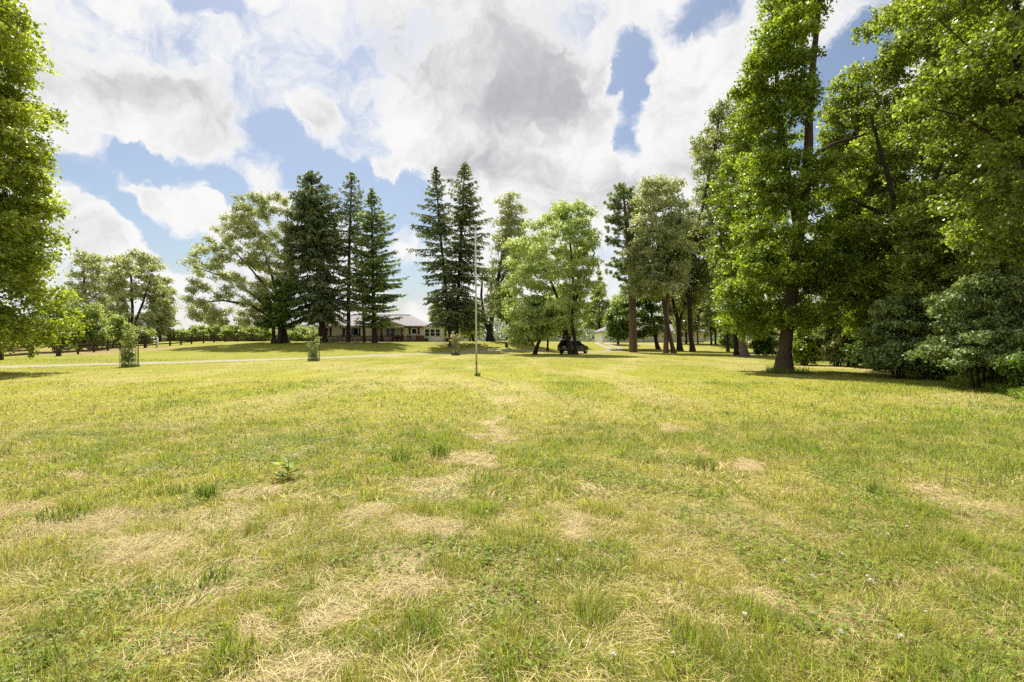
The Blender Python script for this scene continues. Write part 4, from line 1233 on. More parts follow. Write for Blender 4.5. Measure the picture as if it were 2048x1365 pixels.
for s in (-1, 1):
    for (ya, yb, yc, yd) in ((.42, 1.15, 1.10, .62), (1.22, 2.05, 2.02, 1.18), (2.12, 3.08, 2.72, 2.1)):
        g = MB(); g.slab([sidept(ya, .12, s), sidept(yb, .12, s), sidept(yc, .86, s), sidept(yd, .86, s)], .02)
        w_ = g.build('side_window', M['glass'], suv)
    g = MB(); g.box(min(s*.975, s*1.0), max(s*.975, s*1.0), 1.6, 1.78, .90, .93); g.box(min(s*.975, s*1.0), max(s*.975, s*1.0), 2.6, 2.78, .90, .93); g.build('handle', M['chrome'], suv)
    g = MB(); g.box(min(s*.98, s*1.2), max(s*.98, s*1.2), 2.82, 2.95, 1.05, 1.2); g.build('mirror', M['paint'], suv)
    g = MB(); g.tube([(s*.62, .5, 1.76), (s*.62, .6, 1.80), (s*.62, 2.3, 1.80), (s*.62, 2.4, 1.75)], .025, 6); g.build('roof_rail', M['chrome'], suv)
    g = MB(); g.box(min(s*.55, s*.93), max(s*.55, s*.93), -.035, .08, .98, 1.13); g.box(min(s*.93, s*.99), max(s*.93, s*.99), .0, .3, 1.0, 1.12); g.build('tail_light', M['taillight'], suv)
    for yy in (.88, 3.78):
        g = MB(); g.tube([(s*.97, yy, .36), (s*.985, yy, .36)], .40, 20); g.build("wheel_arch", M['trim'], suv)
        g = MB(); g.tube([(s*.74, yy, .36), (s*.76, yy, .36), (s*.98, yy, .36), (s*1.0, yy, .36)], [.33, .36, .36, .33], 22)
        wh = g.build('wheel', M['tyre'], suv)
        g = MB(); g.tube([(s*1.001, yy, .36), (s*1.012, yy, .36)], .2, 16); g.build('rim', M['rim'], wh)
g = MB(); g.slab([(-.62, .035, 1.12), (.62, .035, 1.12), (.58, .27, 1.55), (-.58, .27, 1.55)], .03); g.build('rear_window', M['glass'], suv)
g = MB(); g.slab([(-.6, 3.22, 1.31), (.6, 3.22, 1.31), (.56, 2.74, 1.66), (-.56, 2.74, 1.66)], .03); g.build('windscreen', M['glass'], suv)
g = MB(); g.slab([(-.64, .10, 1.70), (.64, .10, 1.70), (.62, .5, 1.76), (-.62, .5, 1.76)], .05); g.build('spoiler', M['paint'], suv)
g = MB(); g.box(-.9, .9, -.09, .1, .42, .66); g.build('rear_bumper', M['trim'], suv)
g = MB(); g.box(-.9, .9, -.10, -.085, .62, .655); g.build('bumper_trim', M['chrome'], suv)
g = MB(); g.box(-.26, .26, -.02, .02, .80, .95); g.build('number_plate', M['plate'], suv)
# ================================================================== trees
Q = 1.0
def NL(n): return int(n*Q)
# --- the big maple at the left edge
tree('maple_tree', 'big bright leafy maple filling the left edge, its branches hanging low over the rail fence', 'tree', 25, -190,
     [[(-190, 760, 62), (-185, 640, 46), (-170, 480, 38), (-150, 300, 30), (-130, 120, 20), (-120, -60, 10)], [(-180, 600, 26), (-100, 480, 16), (-10, 380, 9)], [(-176, 500, 24), (-80, 330, 14), (0, 200, 8)]],
     [(694, -330, 27), (682, -330, 82), (660, -330, 127), (610, -330, 137), (545, -330, 139), (500, -330, 137), (470, -330, 115), (430, -330, 107), (360, -330, 105), (300, -330, 95), (270, -330, 99), (215, -330, 115), (170, -330, 99), (130, -330, 85), (80, -330, 71), (40, -330, 73), (0, -330, 49), (-120, -330, 7), (-220, -280, -73)],
     170, 1.3, NL(215000), .16, 'maple_bright', 'bark', seed=1, flat=.62, inner=.5, flare=1.5, depth=.75)
# --- maple on the right with its bare lower trunk
tree('maple_tree', 'tall leafy maple in front on the right with a thick bare lower trunk', 'tree', 26, 1566,
     [[(1566, 746, 28), (1569, 700, 25), (1575, 650, 24), (1584, 580, 22), (1596, 500, 21), (1606, 430, 20), (1617, 330, 18), (1620, 240, 15), (1627, 120, 12), (1634, 40, 10), (1642, -60, 7), (1646, -140, 3)],
      [(1600, 470, 16), (1590, 400, 13), (1578, 300, 11), (1571, 190, 9), (1566, 80, 6), (1560, 0, 4)],
      [(1619, 325, 12), (1640, 303, 9), (1680, 280, 7), (1730, 265, 5), (1790, 240, 3)],
      [(1627, 60, 9), (1621, 20, 8), (1610, -60, 5)]],
     [(682, 1480, 1540), (668, 1456, 1600), (650, 1432, 1700), (600, 1428, 1740), (550, 1440, 1740), (500, 1450, 1730), (440, 1468, 1720), (380, 1482, 1710), (310, 1474, 1690), (240, 1488, 1660), (190, 1476, 1665), (155, 1455, 1690), (120, 1478, 1700), (60, 1500, 1690), (0, 1520, 1680), (-80, 1540, 1700), (-150, 1590, 1670)],
     140, 1.0, NL(115000), .14, 'maple', 'bark', seed=2, flat=.55, inner=.35, flare=1.6, depth=1.0, dy=.3, clear=((50, 150), (225, 345), (385, 500), (560, 600), (645, 760)))
# --- woodland on the right
WG = 'woodland trees on the right'
tree('oak_tree', 'woodland tree with a slanting trunk above the pale shrubs on the right', 'tree', 24.5, 1835,
     [[(1835, 735, 16), (1828, 640, 15), (1816, 520, 13), (1797, 440, 11), (1770, 330, 8), (1740, 230, 5)], [(1816, 520, 10), (1838, 440, 9), (1850, 380, 8), (1890, 240, 7), (1930, 80, 5), (1950, -80, 3)], [(1800, 450, 11), (1750, 420, 8), (1700, 400, 5)]],
     [(620, 1740, 1990), (540, 1690, 2040), (450, 1660, 2060), (380, 1660, 2070), (300, 1672, 2080), (230, 1690, 2090), (160, 1780, 2090), (110, 1745, 2080), (60, 1725, 2070), (0, 1740, 2060), (-100, 1800, 2040), (-180, 1850, 2000)],
     140, 1.0, NL(115000), .14, 'wood', 'bark_dark', WG, seed=3, flat=.5, inner=.3, dy=.5)
tree('oak_tree', 'nearest woodland tree at the upper right edge with boughs reaching out of the frame', 'tree', 16.0, 2085,
     [[(2085, 780, 34), (2075, 600, 28), (2060, 420, 24), (2040, 240, 18), (2020, 60, 12), (2010, -120, 6)], [(2050, 330, 9), (1990, 262, 7), (1930, 225, 5), (1880, 205, 3)], [(2040, 240, 8), (1985, 165, 6), (1930, 115, 4), (1850, 60, 2)]],
     [(540, 1960, 2260), (440, 1900, 2320), (340, 1870, 2340), (240, 1850, 2350), (140, 1830, 2350), (40, 1815, 2340), (-60, 1830, 2320), (-200, 1880, 2280), (-300, 1950, 2220)],
     110, .95, NL(95000), .12, 'wood', 'bark_dark', WG, seed=4, flat=.5, inner=.4)
tree('woodland_tree', 'woodland tree just behind the big right maple, filling the gap to its right', 'tree', 33, 1705,
     [[(1705, 715, 14), (1702, 600, 13), (1712, 420, 10), (1715, 300, 7), (1712, 170, 3)]],
     [(690, 1650, 1760), (620, 1625, 1790), (540, 1625, 1800), (450, 1630, 1800), (360, 1630, 1800), (270, 1632, 1790), (210, 1636, 1775), (165, 1645, 1765), (140, 1665, 1740)],
     95, 1.3, NL(52000), .18, 'wood', 'bark_dark', WG, seed=5, inner=.25)
tree('woodland_tree', 'tall woodland tree in the second row, right of the slanting trunk', 'tree', 30, 1905,
     [[(1905, 720, 18), (1900, 560, 16), (1912, 380, 13), (1905, 200, 9), (1900, 20, 5)]],
     [(700, 1800, 2000), (600, 1790, 2040), (500, 1770, 2060), (400, 1760, 2060), (300, 1765, 2050), (200, 1770, 2040), (100, 1770, 2020), (0, 1780, 2010), (-90, 1820, 1980)],
     80, 1.5, NL(42000), .2, 'wood', 'bark_dark', WG, seed=6, inner=.25)
tree('woodland_tree', 'woodland tree in the second row, close to the right photo edge', 'tree', 25, 2060,
     [[(2060, 740, 20), (2055, 560, 17), (2062, 340, 13), (2050, 120, 8), (2050, -60, 4)]],
     [(690, 1990, 2160), (600, 1960, 2200), (480, 1940, 2220), (360, 1930, 2220), (240, 1930, 2220), (100, 1950, 2200), (-40, 1980, 2170), (-160, 2020, 2120)],
     80, 1.3, NL(36000), .18, 'wood', 'bark_dark', WG, seed=7, inner=.25)
tree('woodland_tree', 'darker woodland tree deep behind the pale shrubs', 'tree', 42, 1800,
     [[(1800, 705, 11), (1798, 500, 10), (1800, 300, 6), (1805, 200, 3)]],
     [(700, 1700, 1890), (600, 1680, 1900), (480, 1690, 1900), (360, 1700, 1900), (260, 1730, 1890), (190, 1770, 1850)],
     60, 1.9, NL(26000), .26, 'dark', 'bark_dark', WG, seed=8, inner=.2)
tree('woodland_tree', 'dark woodland tree deep in the wood at the right photo edge', 'tree', 37, 1990,
     [[(1990, 710, 12), (1988, 500, 10), (1990, 300, 6), (1990, 120, 3)]],
     [(700, 1880, 2110), (600, 1860, 2140), (480, 1870, 2140), (360, 1880, 2130), (240, 1900, 2110), (130, 1950, 2050)],
     60, 1.8, NL(24000), .26, 'dark', 'bark_dark', WG, seed=9, inner=.2)
tree('understorey_tree', 'small leafy tree under the wood, just right of the big maple trunk', 'tree', 27.5, 1752,
     [[(1752, 735, 9), (1750, 640, 7), (1758, 540, 5), (1760, 450, 3)]],
     [(680, 1690, 1800), (620, 1672, 1830), (550, 1665, 1850), (480, 1675, 1850), (430, 1700, 1830), (400, 1730, 1800)],
     70, .9, NL(34000), .14, 'maple', 'bark_dark', WG, seed=200, inner=.3, flat=.5)
tree('understorey_tree', 'leafy understorey tree between the two arching pale shrubs', 'tree', 21.5, 1880,
     [[(1880, 735, 9), (1878, 640, 8), (1886, 540, 6), (1890, 470, 3)]],
     [(690, 1810, 1930), (620, 1795, 1960), (550, 1790, 1975), (480, 1800, 1970), (430, 1820, 1950), (400, 1850, 1920)],
     60, .8, NL(30000), .12, 'wood', 'bark_dark', WG, seed=201, inner=.3, flat=.5)
# --- trees between the right maple and the outbuilding
tree('shade_tree', 'yellow lit leafy tree with a grey trunk, just left of the big right maple', 'tree', 52, 1491,
     [[(1491, 714, 15), (1486, 690, 13), (1482, 640, 12), (1476, 520, 10), (1482, 380, 7), (1490, 250, 4)], [(1480, 560, 7), (1440, 470, 5), (1420, 400, 3)]],
     [(668, 1440, 1540), (640, 1415, 1570), (560, 1398, 1580), (500, 1400, 1580), (430, 1392, 1570), (390, 1400, 1570), (330, 1420, 1570), (260, 1440, 1560), (200, 1468, 1550), (160, 1490, 1530)],
     90, 1.5, NL(42000), .24, 'maple', 'bark_grey', seed=10, inner=.3)
tree('shade_tree', 'slim dark trunk tree close behind the grey trunk by the wood', 'tree', 57, 1473,
     [[(1473, 709, 9), (1470, 640, 8), (1466, 560, 6), (1460, 480, 3)]],
     [(660, 1420, 1500), (600, 1410, 1510), (540, 1410, 1510), (470, 1425, 1500)], 24, 1.5, NL(10000), .25, 'greydark', 'bark_dark', seed=11)
tree('shade_tree', 'very tall dull grey green tree rising highest left of the right maple', 'tree', 74, 1386,
     [[(1386, 704, 10), (1381, 670, 8.5), (1377, 600, 8), (1385, 500, 7), (1405, 400, 6), (1425, 300, 4), (1435, 230, 2.5)], [(1385, 500, 5), (1440, 420, 4), (1465, 320, 2.5)]],
     [(610, 1360, 1440), (560, 1366, 1480), (480, 1355, 1510), (420, 1362, 1520), (350, 1362, 1530), (300, 1372, 1530), (260, 1380, 1525), (225, 1408, 1520), (204, 1440, 1500)],
     85, 2.0, NL(46000), .28, 'greydark', 'bark_dark', seed=12, inner=.35)
tree('shade_tree', 'tree with a dark forked trunk between the leaning stem and the tall grey green tree', 'tree', 77, 1360,
     [[(1360, 700, 11), (1358, 670, 9.5), (1357, 648, 9), (1347, 610, 6), (1338, 570, 4), (1335, 520, 3)], [(1357, 650, 6.5), (1367, 610, 5), (1372, 560, 4), (1376, 500, 2.5)]],
     [(640, 1320, 1400), (590, 1310, 1420), (540, 1310, 1425), (480, 1320, 1420), (440, 1340, 1400)], 46, 1.6, NL(18000), .28, 'greydark', 'bark_dark', seed=13)
tree('ash_tree', 'soft pale green ash with a slim leaning stem, right of the red pine', 'tree', 68, 1348,
     [[(1348, 707, 9), (1342, 680, 7.5), (1333, 640, 7), (1325, 580, 6), (1318, 500, 5), (1312, 430, 3)], [(1325, 580, 4.5), (1345, 500, 3.5), (1355, 430, 2)]],
     [(600, 1250, 1372), (540, 1240, 1390), (490, 1238, 1396), (440, 1240, 1396), (400, 1250, 1390), (375, 1262, 1380), (355, 1290, 1345)],
     80, 1.7, NL(52000), .23, 'grey', 'bark', seed=14, inner=.35)
tree('tree_stem', 'straight bare pine trunk standing left against the leaning ash stem', 'tree', 68.5, 1332,
     [[(1332, 706, 10), (1333, 640, 9), (1336, 560, 8), (1338, 500, 6), (1340, 450, 3)]],
     [(560, 1310, 1380), (500, 1305, 1385), (450, 1315, 1375), (420, 1330, 1360)], 22, 1.3, NL(9000), .26, 'greydark', 'bark_red', seed=15)
tree('maple_tree', 'dark low maple drooping in front of the white outbuilding', 'tree', 80, 1317,
     [[(1317, 704, 8), (1312, 680, 7), (1309, 655, 6), (1300, 610, 4), (1290, 575, 2)]],
     [(680, 1205, 1262), (662, 1198, 1345), (635, 1195, 1350), (610, 1230, 1345), (585, 1255, 1335), (560, 1280, 1320)], 56, 1.25, NL(26000), .27, 'dark', 'bark_dark', seed=16, flat=.5, depth=.7)
# red pine: double stem, rounded tufts
RP = thing('red_pine', 'tall red pine with a bare double trunk and tufted dark crown', 'pine tree', (PX(1265, 72), 72, H(PX(1265, 72), 72)))
def red_pine():
    r = np.random.default_rng(77); Y = 72; X0 = PX(1265, Y); z0 = H(X0, Y)
    L_ = lambda px, py: Vector((PX(px, Y)-X0, 0, PZ(py, Y)-z0))
    for stem in ([(1263, 708, 8.5), (1262.5, 640, 8), (1260, 560, 7.5), (1256, 480, 9), (1250, 420, 6), (1246, 375, 2)], [(1272.5, 708, 6.5), (1271, 640, 6), (1269, 560, 5.5), (1270, 480, 6), (1272, 420, 3)]):
        p = [L_(a, b) for a, b, w in stem]
        p[0].z = -.3
        if stem[0][0] > 1270:
            for q in p: q.y += .35
        mb = MB(); mb.tube(p, [w*Y/F*.5*(1.25 if i == 0 else 1) for i, (a, b, w) in enumerate(stem)], 10, cap=False, wob=.08)
        # boughs
        Cs = []
        if stem[0][0] < 1270:
            prof = [(575, 1235, 1300), (540, 1215, 1310), (500, 1212, 1300), (460, 1208, 1290), (430, 1205, 1285), (400, 1215, 1275), (375, 1228, 1262), (366, 1240, 1255)]; nb = 130
        else:
            prof = [(560, 1255, 1310), (500, 1250, 1315), (440, 1255, 1300), (415, 1265, 1285)]; nb = 40
        pz = sorted([(L_(a, b).z, L_(a, b).x, L_(c, b).x) for b, a, c in prof])
        tz = [q.z for q in p]; tx = [q.x for q in p]
        for i in range(nb):
            z = r.uniform(pz[0][0], pz[-1][0]); a = r.uniform(0, 6.28)
            xl = np.interp(z, [q[0] for q in pz], [q[1] for q in pz]); xr = np.interp(z, [q[0] for q in pz], [q[2] for q in pz])
            t0 = np.interp(z-.4, tz, tx)
            R = (xr-t0) if math.cos(a) > 0 else (t0-xl); Rd = (xr-xl)*.5
            L = max(.4, r.uniform(.75, 1.05)/math.sqrt((math.cos(a)/max(R, .3))**2+(math.sin(a)/max(Rd, .3))**2))
            o = Vector((t0, p[0].y*0+(.35 if stem[0][0] > 1270 else 0), z-.5)); e = o+Vector((math.cos(a)*L, math.sin(a)*L, .5+r.normal(0, .15)))
            c_ = o.lerp(e, .55)+Vector((0, 0, -.12*L))
            pts = curve(o, e, c_, 5)
            mb.tube(pts, [.05, .045, .035, .03, .02, .012], 4, cap=False)
            for s in np.linspace(.5, 1.0, max(2, int(L/.5))):
                for k in range(2):
                    q = pts[min(5, int(s*5))]
                    Cs.append((q.x+r.normal(0, .22), q.y+r.normal(0, .22), q.z+abs(r.normal(0.05, .18))))
        mb.build('trunk', M['bark_red'], RP, smooth=True)
        C = np.array(Cs); m_ = 60
        u = nrm(r.normal(0, 1, (len(C), m_, 3))+np.array([0, 0, .35]))
        cc = (C[:, None]+u*.22*r.uniform(.5, 1.1, (len(C), m_, 1))).reshape(-1, 3); u = u.reshape(-1, 3)
        leaf_mesh('crown', cc, u+r.normal(0, .2, u.shape), r.normal(0, 1, u.shape), .3, .05, np.clip(np.repeat(r.normal(.45, .2, len(C)), m_)+r.normal(0, .12, len(u)), 0, 1), M['pine'], RP)
red_pine()
# --- bright box elder over the car
tree('box_elder', 'broad bright yellow green tree with a double trunk, spreading over the parked car', 'tree', 61, 1141,
     [[(1141, 711, 8.5), (1136, 680, 7.5), (1130, 650, 7), (1120, 610, 6), (1105, 570, 5), (1085, 530, 4), (1070, 500, 2.5)],
      [(1152, 711, 8), (1149, 680, 7), (1143, 650, 6.5), (1146, 600, 5.5), (1142, 540, 4.5), (1136, 470, 3), (1130, 430, 2)],
      [(1146, 610, 5), (1165, 560, 4), (1185, 510, 2.5)], [(1130, 650, 4.5), (1080, 620, 3.5), (1040, 590, 2.5)]],
     [(692, 1008, 1056), (674, 996, 1110), (640, 990, 1185), (600, 992, 1205), (560, 990, 1215), (520, 992, 1218), (485, 998, 1214), (460, 1025, 1210), (440, 1060, 1205), (420, 1090, 1195), (406, 1120, 1170)],
     150, 1.35, NL(88000), .2, 'locust', 'bark_dark', seed=20, inner=.4, flat=.5, droop=.5)
tree('box_elder', 'small tree with a dark trunk leaning right, left of the parked car', 'tree', 62, 1068,
     [[(1068, 706, 8), (1076, 688, 6.5), (1086, 668, 5.5), (1092, 650, 4), (1095, 625, 2.5)], [(1078, 685, 4), (1070, 660, 3), (1062, 635, 2)]],
     [(690, 1050, 1070), (670, 1036, 1110), (645, 1030, 1120), (620, 1040, 1120), (600, 1055, 1100)], 28, 1.1, NL(9500), .24, 'locust', 'bark_dark', seed=21)
for i, (px, by, w, top, xl, xr, Y, lab) in enumerate([(1013, 694, 5, 560, 985, 1045, 76, 'slim straight tree left of the leaning trunk, at the foot of the rise'), (1095, 696, 4.5, 590, 1070, 1125, 74, 'slim tree just left of the car roof'),
                                                       (1066, 692, 3.5, 590, 1045, 1090, 82, 'very thin trunk tree behind the leaning trunk'), (1127, 690, 5, 560, 1100, 1160, 86, 'slim dark trunk directly behind the double trunk')]):
    tree('young_tree', lab, 'tree', Y, px, [[(px, by, w), (px+2, (by+top)/2, w*.75), (px-2, top+10, w*.35)]],
         [(top+85, xl+8, xr-8), (top+60, xl, xr), (top+25, xl+4, xr-4), (top, xl+18, xr-18)], 20, 1.3, NL(7500), .27, 'locust' if i % 2 else 'lush', 'bark_dark', 'slim trees left of the parked car', seed=22+i)
tree('cottonwood', 'tall grey green tree with a stout dark trunk, right of the spruce pair', 'tree', 88, 981,
     [[(981, 690, 15), (979, 668, 12), (983, 640, 9), (992, 580, 7), (1008, 500, 6), (1018, 430, 4), (1020, 400, 2)], [(979, 665, 9), (968, 640, 7), (962, 590, 5), (965, 540, 3)], [(990, 590, 5), (1030, 500, 4), (1045, 440, 2)]],
     [(640, 945, 1030), (600, 950, 1045), (540, 965, 1060), (500, 978, 1066), (470, 975, 1068), (440, 980, 1064), (410, 985, 1056), (395, 1000, 1042), (385, 1012, 1032)],
     70, 1.75, NL(24000), .3, 'grey', 'bark_dark', seed=30, inner=.3)
tree('young_tree', 'small leafy tree with a thin leaning trunk under the right side of the spruce pair', 'tree', 90, 948,
     [[(948, 690, 5), (944, 670, 4), (938, 650, 3), (934, 635, 2)]], [(672, 915, 965), (655, 908, 968), (635, 912, 965), (620, 925, 955)], 18, 1.2, NL(6000), .28, 'lush', 'bark_dark', seed=31)
# --- spruces before the house
conifer('spruce_tree', 'broad dark drooping spruce, largest of the conifers left of the house', 'spruce', 80, 648,
        [(648, 688, 17), (640, 600, 13), (632, 480, 9), (624, 400, 5), (621, 343, 1.2)],
        [(640, 592, 690), (625, 575, 702), (600, 566, 700), (560, 564, 694), (520, 560, 688), (480, 566, 690), (440, 570, 692), (410, 580, 680), (380, 592, 662), (355, 608, 640), (343, 618, 626)],
        290, seed=1, droop=.5, up=.08, size=.45, dens=1.5, hang=.8)
conifer('spruce_tree', 'tall thin crowned spruce with a bare straight trunk in front of the house', 'spruce', 82, 698,
        [(697, 688, 10.5), (697, 600, 8), (699, 480, 6), (702, 400, 4), (703, 347, 1)],
        [(625, 672, 728), (590, 660, 742), (560, 655, 745), (520, 660, 742), (480, 660, 745), (440, 664, 742), (400, 668, 734), (370, 682, 722), (347, 698, 708)],
        180, seed=2, droop=.4, up=.15, size=.4, dens=1.05, hang=.65)
conifer('white_pine', 'full conifer with upswept layered boughs standing right before the porch', 'pine tree', 78, 749,
        [(749, 691, 13), (747, 600, 9), (745, 500, 6), (744, 430, 4), (743, 378, 1)],
        [(655, 700, 790), (630, 690, 805), (600, 692, 812), (575, 695, 806), (550, 700, 818), (520, 702, 800), (490, 706, 800), (460, 712, 792), (430, 718, 776), (400, 732, 758), (378, 741, 747)],
        235, lm='pine', seed=3, droop=.12, up=.1, size=.42, dens=1.35, hang=.25)
conifer('spruce_tree', 'thin half dead spruce stem between the bare trunk and the full conifer', 'spruce', 80.5, 728,
        [(729, 690, 7), (727, 640, 5.5), (724, 560, 4), (722, 480, 2)],
        [(655, 706, 744), (620, 704, 744), (570, 708, 740), (520, 712, 736), (480, 720, 726)], 50, seed=4, droop=.3, size=.4, dens=.8, hang=.5)
conifer('spruce_tree', 'left of the spruce pair by the sun room, its trunk leaning a little', 'spruce', 76, 902,
        [(903, 695, 10), (897, 640, 8.5), (888, 540, 7), (878, 440, 5), (871, 335, 1)],
        [(652, 850, 920), (620, 838, 930), (590, 832, 930), (560, 838, 925), (520, 812, 922), (490, 816, 915), (460, 824, 912), (430, 826, 905), (400, 845, 900), (370, 855, 890), (350, 862, 880), (335, 868, 874)],
        225, seed=5, droop=.42, up=.12, size=.4, dens=1.25, hang=.6)
conifer('spruce_tree', 'right and taller of the spruce pair by the sun room', 'spruce', 78, 914,
        [(912, 693, 11), (916, 600, 9), (922, 480, 7), (927, 400, 4), (929, 326, 1)],
        [(660, 880, 960), (640, 868, 985), (600, 875, 990), (560, 880, 982), (520, 888, 984), (480, 892, 986), (440, 896, 976), (410, 893, 970), (380, 896, 968), (360, 905, 955), (340, 918, 942), (326, 926, 932)],
        245, seed=6, droop=.42, up=.12, size=.4, dens=1.4, hang=.65)
# --- leaning silver maple
tree('silver_maple', 'wide airy silver maple with limbs sweeping far to the left', 'tree', 78, 562,
     [[(566, 690, 20), (564, 660, 14), (560, 620, 8), (545, 560, 5), (527, 505, 3.5), (512, 455, 2), (503, 430, 1)],
      [(556, 650, 6), (520, 600, 4.5), (470, 560, 3.2), (425, 545, 2), (400, 536, 1)],
      [(552, 600, 4), (510, 545, 3.2), (470, 500, 2), (450, 482, 1)],
      [(550, 640, 6), (500, 610, 5), (440, 600, 3.5), (390, 605, 2)],
      [(562, 640, 6), (570, 560, 4), (572, 480, 2.5), (565, 420, 2)]],
     [(652, 385, 560), (635, 356, 590), (600, 350, 600), (560, 352, 600), (530, 362, 600), (505, 375, 600), (480, 395, 600), (455, 412, 600), (430, 440, 600), (408, 455, 600), (392, 470, 590)],
     260, .95, NL(80000), .22, 'grey', 'bark_dark', seed=40, inner=.3, flat=.6, depth=.6, droop=.1, wind=(-.75, 0, .45), spl=.9)
tree('yew_tree', 'low dark evergreen clump at the foot of the silver maple', 'tree', 76.5, 545,
     [[(548, 688, 10), (546, 660, 6), (545, 620, 3)], [(556, 688, 8), (565, 640, 5), (572, 590, 2.5)]],
     [(662, 515, 590), (640, 508, 605), (610, 518, 610), (585, 530, 605), (560, 550, 595)], 46, 1.15, NL(18000), .24, 'dark', 'bark_dark', seed=41, inner=.2)
tree('tree_stem', 'thin pale trunk between the silver maple and the broad spruce', 'tree', 79, 571, [[(571, 688, 5), (571, 620, 4), (573, 540, 3), (575, 470, 2)]], [(560, 555, 595), (500, 560, 596), (440, 566, 592)], 16, 1.2, NL(5500), .26, 'grey', 'bark_grey', seed=42)
# --- cottonwoods far left
CG = 'cottonwoods beyond the rail fence'
tree('cottonwood', 'grey green cottonwood with many stems, tallest of the group beyond the rail fence', 'tree', 105, 262,
     [[(262, 694, 9), (258, 650, 6), (250, 600, 5), (240, 550, 3), (235, 515, 2)], [(262, 680, 6), (272, 620, 5), (275, 560, 4), (272, 515, 2)], [(262, 670, 5), (292, 610, 4), (312, 560, 2)], [(260, 680, 5), (238, 640, 4), (220, 590, 2)]],
     [(672, 205, 330), (640, 195, 342), (600, 195, 345), (570, 198, 342), (540, 202, 336), (520, 212, 318), (503, 232, 296)], 110, 1.6, NL(30000), .36, 'grey', 'bark_dark', CG, seed=50, inner=.3)
tree('cottonwood', 'pale cottonwood half hidden behind the left maple', 'tree', 108, 180,
     [[(178, 694, 8), (176, 640, 6), (172, 580, 4), (168, 530, 2)]], [(670, 130, 228), (630, 125, 235), (590, 130, 235), (550, 138, 230), (520, 146, 215), (505, 158, 196)], 60, 1.9, NL(18000), .36, 'grey', 'bark_dark', CG, seed=51)
tree('cottonwood', 'lowest cottonwood of the group, nearest the silver maple', 'tree', 110, 325,
     [[(318, 692, 6), (324, 640, 4), (330, 590, 2)]], [(670, 300, 350), (640, 296, 360), (600, 300, 356), (570, 306, 344), (550, 315, 335)], 34, 1.7, NL(10000), .36, 'grey', 'bark_dark', CG, seed=52)
# --- shrubs and hedge on the left
def bush(label, Y, xl, xr, top, lm, n, seed, group=None, ls=.24, base_y=None, crad=None, cat='shrub', name='shrub', flat=.7, ragged=.3, low=.04):
    c = (xl+xr)/2; w = xr-xl
    X0 = PX(c, Y); by = HZ-(H(X0, Y)-CAMZ)*F/Y
    hgt_ = by-top
    cr = crad or max(.35, min(w, hgt_)*Y/F*.2)
    r = random.Random(seed)
    tr = []
    for k in range(4):
        d = (k-1.5)/1.5
        tr.append([(c+d*w*.05, by+1, max(2.2, .10*F/Y)), (c+d*w*.15, by-hgt_*.4, max(1.5, .07*F/Y)), (c+d*w*.28, by-hgt_*.75, max(.8, .03*F/Y))])
    j = lambda s: w*ragged*.3*(r.random()-.5)*s
    prof = [(by-hgt_*low, xl+w*.1, xr-w*.1), (by-hgt_*max(.25, low+.1), xl+j(1), xr+j(1)), (by-hgt_*.5, xl+j(1), xr+j(1)), (by-hgt_*.72, xl+w*.08+j(1), xr-w*.08+j(1)), (by-hgt_*.9, xl+w*.2+j(1), xr-w*.2+j(1)), (top, xl+w*.36+j(1), xr-w*.36+j(1))]
    ncl = int(np.clip(w*hgt_*(Y/F)**2/(cr*cr)*1.3, 14, 90))
    return tree(name, label, cat, Y, c, tr, prof, ncl, cr, NL(n), ls, lm, 'bark_dark', group, seed=seed, inner=.25, flat=flat, flare=0)
BG = 'bushes behind the rail fence'
bush('dark rounded bush behind the rail fence, right beside the left maple foliage', 70, 140, 222, 606, 'lush', 13000, 60, BG, .22)
bush('mid green bush behind the rail fence, below the tallest cottonwood', 76, 190, 262, 628, 'lush', 9000, 61, BG, .24)
bush('low olive bush behind the rail fence, left of the white post', 86, 240, 312, 655, 'greydark', 7000, 62, BG, .26)
bush('big olive bush under the left maple branches, at the fence gateway', 66, 60, 165, 600, 'maple', 14000, 63, BG, .22)
bush('dim low bush far left behind the short fence', 74, -60, 75, 640, 'greydark', 9000, 64, BG, .24)
HG = 'hedge shrubs along the field'
for i, (xl, xr, top, lab) in enumerate([(338, 385, 662, 'low hedge shrub at the far left end of the hedge row'), (372, 425, 652, 'hedge shrub under the tips of the sweeping maple limbs'), (412, 462, 648, 'tallest shrub of the hedge row'), (450, 496, 652, 'bright hedge shrub near the middle of the row'), (486, 520, 655, 'hedge shrub left of the rounded one by the dark yew'), (505, 548, 657, 'rounded hedge shrub beside the dark yew'), (575, 622, 655, 'hedge shrub seen between the pale thin trunk and the broad spruce'), (610, 650, 662, 'last hedge shrub, behind the broad spruce')]):
    bush(lab, 112+3*(i % 3), xl-6, xr+6, top, 'hedge', 7500, 70+i, HG, .32)
# --- shrubs along the wood
SG = 'shrubs along the wood edge'
bush('large pale honeysuckle shrub arching over the lawn edge at the far right', 17.0, 1850, 2075, 545, 'shrub', 52000, 80, SG, .085, crad=.55, flat=.45, ragged=.8, low=.12)
bush('pale green shrub with arching sprays, left of the largest pale shrub', 22.0, 1722, 1872, 590, 'shrub', 40000, 81, SG, .105, crad=.5, flat=.5, ragged=1.0, low=.1)
bush('small grey green shrub between the right maple trunk and the arching shrubs', 33, 1628, 1722, 584, 'greydark', 20000, 82, SG, .13, crad=.6, ragged=.5)
bush('low bright shrub at the foot of the small grey green shrub', 34, 1575, 1645, 655, 'maple', 9000, 83, SG, .14)
bush('shade darkened shrub at the right photo edge in front of the pale shrub', 14.8, 2012, 2230, 670, 'dark', 30000, 84, SG, .085, crad=.4, ragged=.5)  # dark leaf colour stands in for the larger shrub's shade
